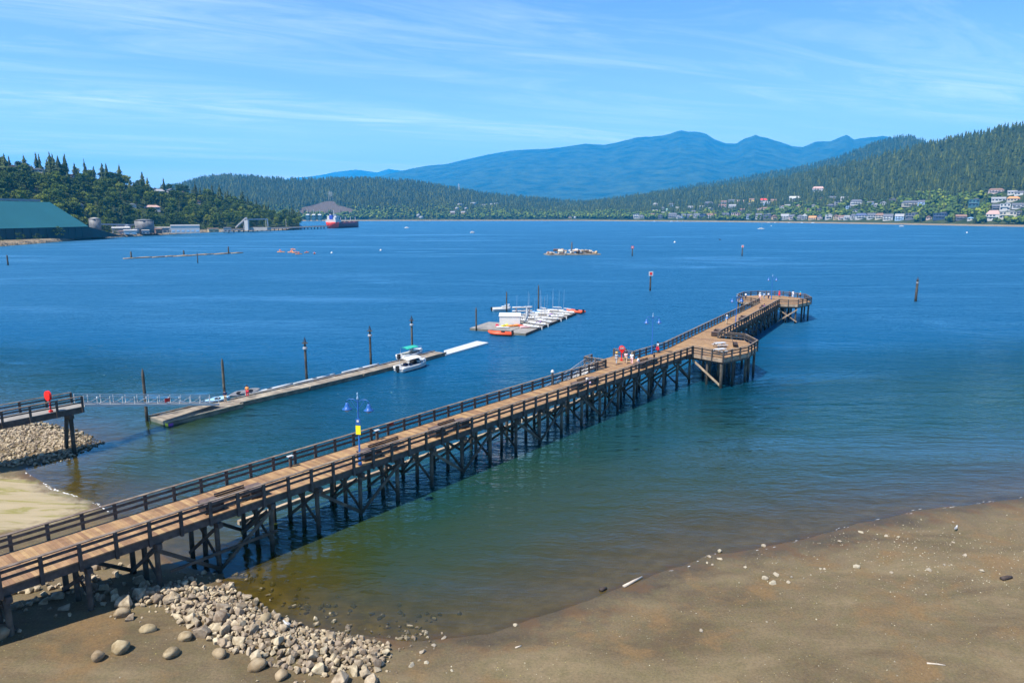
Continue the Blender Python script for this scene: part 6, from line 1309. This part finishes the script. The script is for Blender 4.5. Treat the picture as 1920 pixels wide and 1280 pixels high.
# the riprap heap follows the waterline from under the pier round to the mudflat
HEAP = [Vector((-24.2, 42.2)), Vector((-21.0, 43.6)), Vector((-18.8, 41.4)), Vector((-15.9, 39.2)), Vector((-13.0, 37.7)), Vector((-10.2, 36.9)), Vector((-7.2, 36.4))]
HW = [1.0, 2.0, 2.1, 1.9, 1.9, 2.0, 1.3]
spots = []
tries = 0
while len(spots) < 900 and tries < 30000:
    tries += 1; f = rng.random()*(len(HEAP)-1); i = int(f); g_ = f-i; c = HEAP[i]*(1-g_)+HEAP[i+1]*g_; d = (HEAP[i+1]-HEAP[i]).normalized(); nr = Vector((-d.y, d.x)); hw = HW[i]*(1-g_)+HW[i+1]*g_
    off = rng.normal()*.55; p = c+nr*hw*off
    s = (.24+.18*rng.random()+.44*rng.random()**3.2)*(1.3 if off < 0 else .85)
    if abs(off) > 1.15: continue
    if all((p.x-q[0])**2+(p.y-q[1])**2 > (.34*(s+q[2]))**2 for q in spots[-700:]): spots.append((p.x, p.y, s, max(0, 1-abs(off))*hw*.16))
spots.sort(key=lambda q: -q[2]); small = MB()
def add_rock(mb, x, y, z, s):
    me = ROCKS[int(rng.integers(9))]; rot = Matrix.Rotation(rng.random()*6.28, 3, 'Z') @ Matrix.Rotation(rng.normal()*.4, 3, 'X'); o = Vector((x, y, z)); n0 = len(mb.v)
    mb.v += [tuple(rot @ (q.co*s)+o) for q in me.vertices]; mb.f += [tuple(k_+n0 for k_ in pl_.vertices) for pl_ in me.polygons]
for i, (x, y, s, up) in enumerate(spots):
    if i < 290:
        o = place_rock(ROCKS[i % 9], x, y, s*1.15, 'rock', 'pale angular rock in the riprap heap between the pier and the cove', 'rock', 'rocks of the riprap heap', .14); o.location.z += up
    else: add_rock(small, x, y, gz(x, y)+.12*s+up*.8, s*1.2)
for _ in range(420):
    f = rng.random()*(len(HEAP)-1); i = int(f); g_ = f-i; c = HEAP[i]*(1-g_)+HEAP[i+1]*g_; p = c+Vector((rng.normal()*1.5, rng.normal()*1.4)); add_rock(small, p.x, p.y, gz(p.x, p.y)+.02, .12+.16*rng.random())
for _ in range(110):   # drowned stones in the shallows
    f = rng.random()*(len(HEAP)-1); i = int(f); g_ = f-i; c = HEAP[i]*(1-g_)+HEAP[i+1]*g_; p = c+Vector((1.6+abs(rng.normal())*1.4, 2.0+abs(rng.normal())*1.4)); add_rock(small, p.x, p.y, gz(p.x, p.y)+.02, .25+.35*rng.random())
for _ in range(30): add_rock(small, rng.uniform(-9, -3), rng.uniform(39.0, 41.8), -.20, .25+.4*rng.random())
for _ in range(260):   # under the shore end of the pier
    s_, n_ = rng.uniform(-12, 9), rng.uniform(.3, 7.5); p = Pn(s_)+N1*n_; add_rock(small, p.x, p.y, gz(p.x, p.y)+.1, .3+.75*rng.random()**2)
small.build('small_rocks', 'rock', None, kind='stuff', label='small stones filling the riprap heap and the ground under the pier', cat='stones')
cob = MB()
for _ in range(5200):
    x, y = rng.uniform(-74, -45.5), rng.uniform(66, 84)
    dd = float(shore_dist(np.array([x]), np.array([y]))[0])
    if -1.2 < dd and y > 68.2+.10*(x+60)+1.5*math.sin(x*.4) : add_rock(cob, x, y, gz(x, y)+.06, .24+.42*rng.random()**1.7)
cob.build('cobble_spit', 'rock', None, kind='stuff', label='bank of pale cobbles under the left pier', cat='cobbles')
ST = [(15.66, 49.95, .55), (14.58, 49.1, .45), (15.33, 48.7, .5), (19.3, 50.9, .42), (17.5, 45.5, .55), (18.5, 46.1, .5), (17.8, 44.8, .6), (18.9, 45., .35), (24.6, 47.1, .6), (29.4, 46.5, .5), (33.3, 48.7, .5), (32.9, 46.2, .42), (27.9, 53.2, .5), (25.4, 51.5, .4), (29.4, 52.3, .38), (30.2, 52., .38), (16.7, 47.3, .32), (11.4, 39.1, .38), (30.9, 47.2, .3), (26.6, 46.2, .3), (19.4, 45.7, .3), (21.9, 46.9, .28), (22.2, 46.9, .26), (.2, 40.2, .35), (36.2, 54.8, .3), (30.5, 50.1, .25), (33.9, 51., .3), (14.2, 48.2, .28), (14.5, 47.8, .26), (-3.3, 35.4, .22), (-4.6, 38.0, .4), (-5.2, 37.3, .45), (-4.8, 36.2, .35), (-5.6, 35.9, .5), (-4.1, 38.9, .4)]
for i, (x, y, s) in enumerate(sorted(ST, key=lambda q: -q[0]/q[1])): place_rock(STONES[i % 4], x, y, s, 'stone', f'small pale stone on the mudflat, {ordinal(i)} from the right edge', 'stone', 'pale stones on the mudflat', .3)
peb = MB()
for _ in range(1300):
    if rng.random() < .72: x, y = rng.normal(31, 7), rng.normal(49.5, 4.5)
    else: x, y = rng.uniform(-24, 45), rng.uniform(30, 56)
    z = gz(x, y)
    if z > .02: s_ = .025+.05*rng.random()**2; a = rng.random()*6.28; peb.add([(x+s_*math.cos(a), y+s_*math.sin(a), z-.01), (x-s_*math.sin(a), y+s_*math.cos(a)*.7, z-.01), (x-s_*math.cos(a), y-s_*math.sin(a), z-.01), (x+s_*math.sin(a), y-s_*math.cos(a)*.7, z-.01), (x, y, z+s_*.7)], [(0, 1, 4), (1, 2, 4), (2, 3, 4), (3, 0, 4)])
for _ in range(260):
    x, y = (rng.normal(30, 8), rng.normal(49, 4)) if rng.random() < .6 else (rng.uniform(-26, 44), rng.uniform(31, 54)); z = gz(x, y)
    if z > .03: add_rock(peb, x, y, z, .07+.13*rng.random()**2)
peb.build('pebbles', 'pebble', None, kind='stuff', label='scatter of tiny pebbles and shell over the mudflat', cat='pebbles')
def stick(p, q, r_, m, name, label): z0, z1 = gz(*p), gz(*q); MB().tube([(*p, max(z0, 0)+r_*.6), ((p[0]+q[0])/2+.05, (p[1]+q[1])/2, (max(z0, 0)+max(z1, 0))/2+r_*.8), (*q, max(z1, 0)+r_*.4)], [r_, r_*.9, r_*.6], 7).build(name, m, None, True, label=label, cat='driftwood')
stick((7.6, 44.75), (9.1, 46.1), .11, 'driftwood', 'driftwood_log', 'pale driftwood log lying along the waterline'); stick((5.95, 44.25), (6.4, 44.6), .13, 'dark_wood', 'driftwood_stub', 'short black log in the shallows by the driftwood'); stick((33.4, 44.9), (34.3, 45.2), .16, 'dark_wood', 'driftwood_chunk', 'dark chunk of wood near the right edge of the mudflat'); stick((22.9, 35.5), (23.8, 35.3), .05, 'driftwood', 'driftwood_stick', 'thin pale stick at the bottom right of the mudflat'); stick((.2, 37.7), (.55, 37.95), .05, 'driftwood', 'driftwood_stick', 'pale stick on the mud at the bottom centre')
def gull(p, ang, label, zz_=None):
    t = thing('gull', label, 'gull', (p[0], p[1], max(gz(*p), 0) if zz_ is None else zz_), ang)
    MB().tube([(-.24, 0, .2), (-.12, 0, .22), (.06, 0, .23), (.16, 0, .29), (.2, 0, .36), (.26, 0, .37), (.31, 0, .36)], [.02, .075, .09, .06, .05, .035, .008], 8).build('body', 'white_paint', t, True); MB().tube([(-.3, 0, .23), (-.1, 0, .275), (.04, 0, .28)], [.015, .07, .05], 7).build('wing', 'grey', t, True)
    for s in (-.03, .03): MB().tube([(0, s, .16), (0, s, 0)], .01, 5).build('leg', 'yellow', t)
gull((35.4, 53.2), R(40), 'gull standing on the mudflat near the right shoreline'); gull((-13.6, 39.3), R(160), 'grey gull perched among the riprap rocks', .45)
# foam line along the sandbar and mud edge
fm = MB()
for i0, i1, dens, fat in ((26, 29, 7., 1.3), (6, 14, 2.2, .45)):
    for a, b in zip(LAND[i0:i1], LAND[i0+1:i1+1]):
        a, b = Vector(a), Vector(b); d = (b-a).normalized(); nr = Vector((-d.y, d.x)); n = int((b-a).length*dens)
        for i in range(n):
            p = a+(b-a)*((i+rng.random())/n); gap = math.sin(p.x*1.7)+math.sin(p.x*.9+2)
            if gap < -.2 or rng.random() < .35: continue
            for _ in range(14):           # slide to where ground meets water
                p = p+nr*(.35 if gz(p.x, p.y) > .01 else -.12)*(1 if gz(p.x+nr.x, p.y+nr.y) < gz(p.x, p.y) else -1)
                if abs(gz(p.x, p.y)) < .02: break
            p = p+nr*rng.normal()*.08; l, w_ = rng.uniform(.08, .3), rng.uniform(.015, .06)*fat
            fm.add([v3(p-d*l-nr*w_*.3, .012), v3(p-nr*w_, .016), v3(p+d*l, .012), v3(p+nr*w_, .016), v3(p, .03)], [(0, 1, 4), (1, 2, 4), (2, 3, 4), (3, 0, 4)])
fm.build('foam', 'white_fabric', None, kind='stuff', label='thin line of white foam along the water edge', cat='foam')
# ------------------------------------------------------------------ haze
hz = bpy.data.materials.new('haze'); hz.use_nodes = True; t = hz.node_tree; t.nodes.clear()
out = t.nodes.new('ShaderNodeOutputMaterial'); pv = N(t, 'ShaderNodeVolumePrincipled', Density=6e-5, Color=(.02, .47, 1., 1), Anisotropy=0.); t.links.new(pv.outputs[0], out.inputs['Volume']); MATS['haze'] = hz
MB().box((0, 0, 976), (54000, 54000, 1980)).build('haze', 'haze', None, kind='stuff')
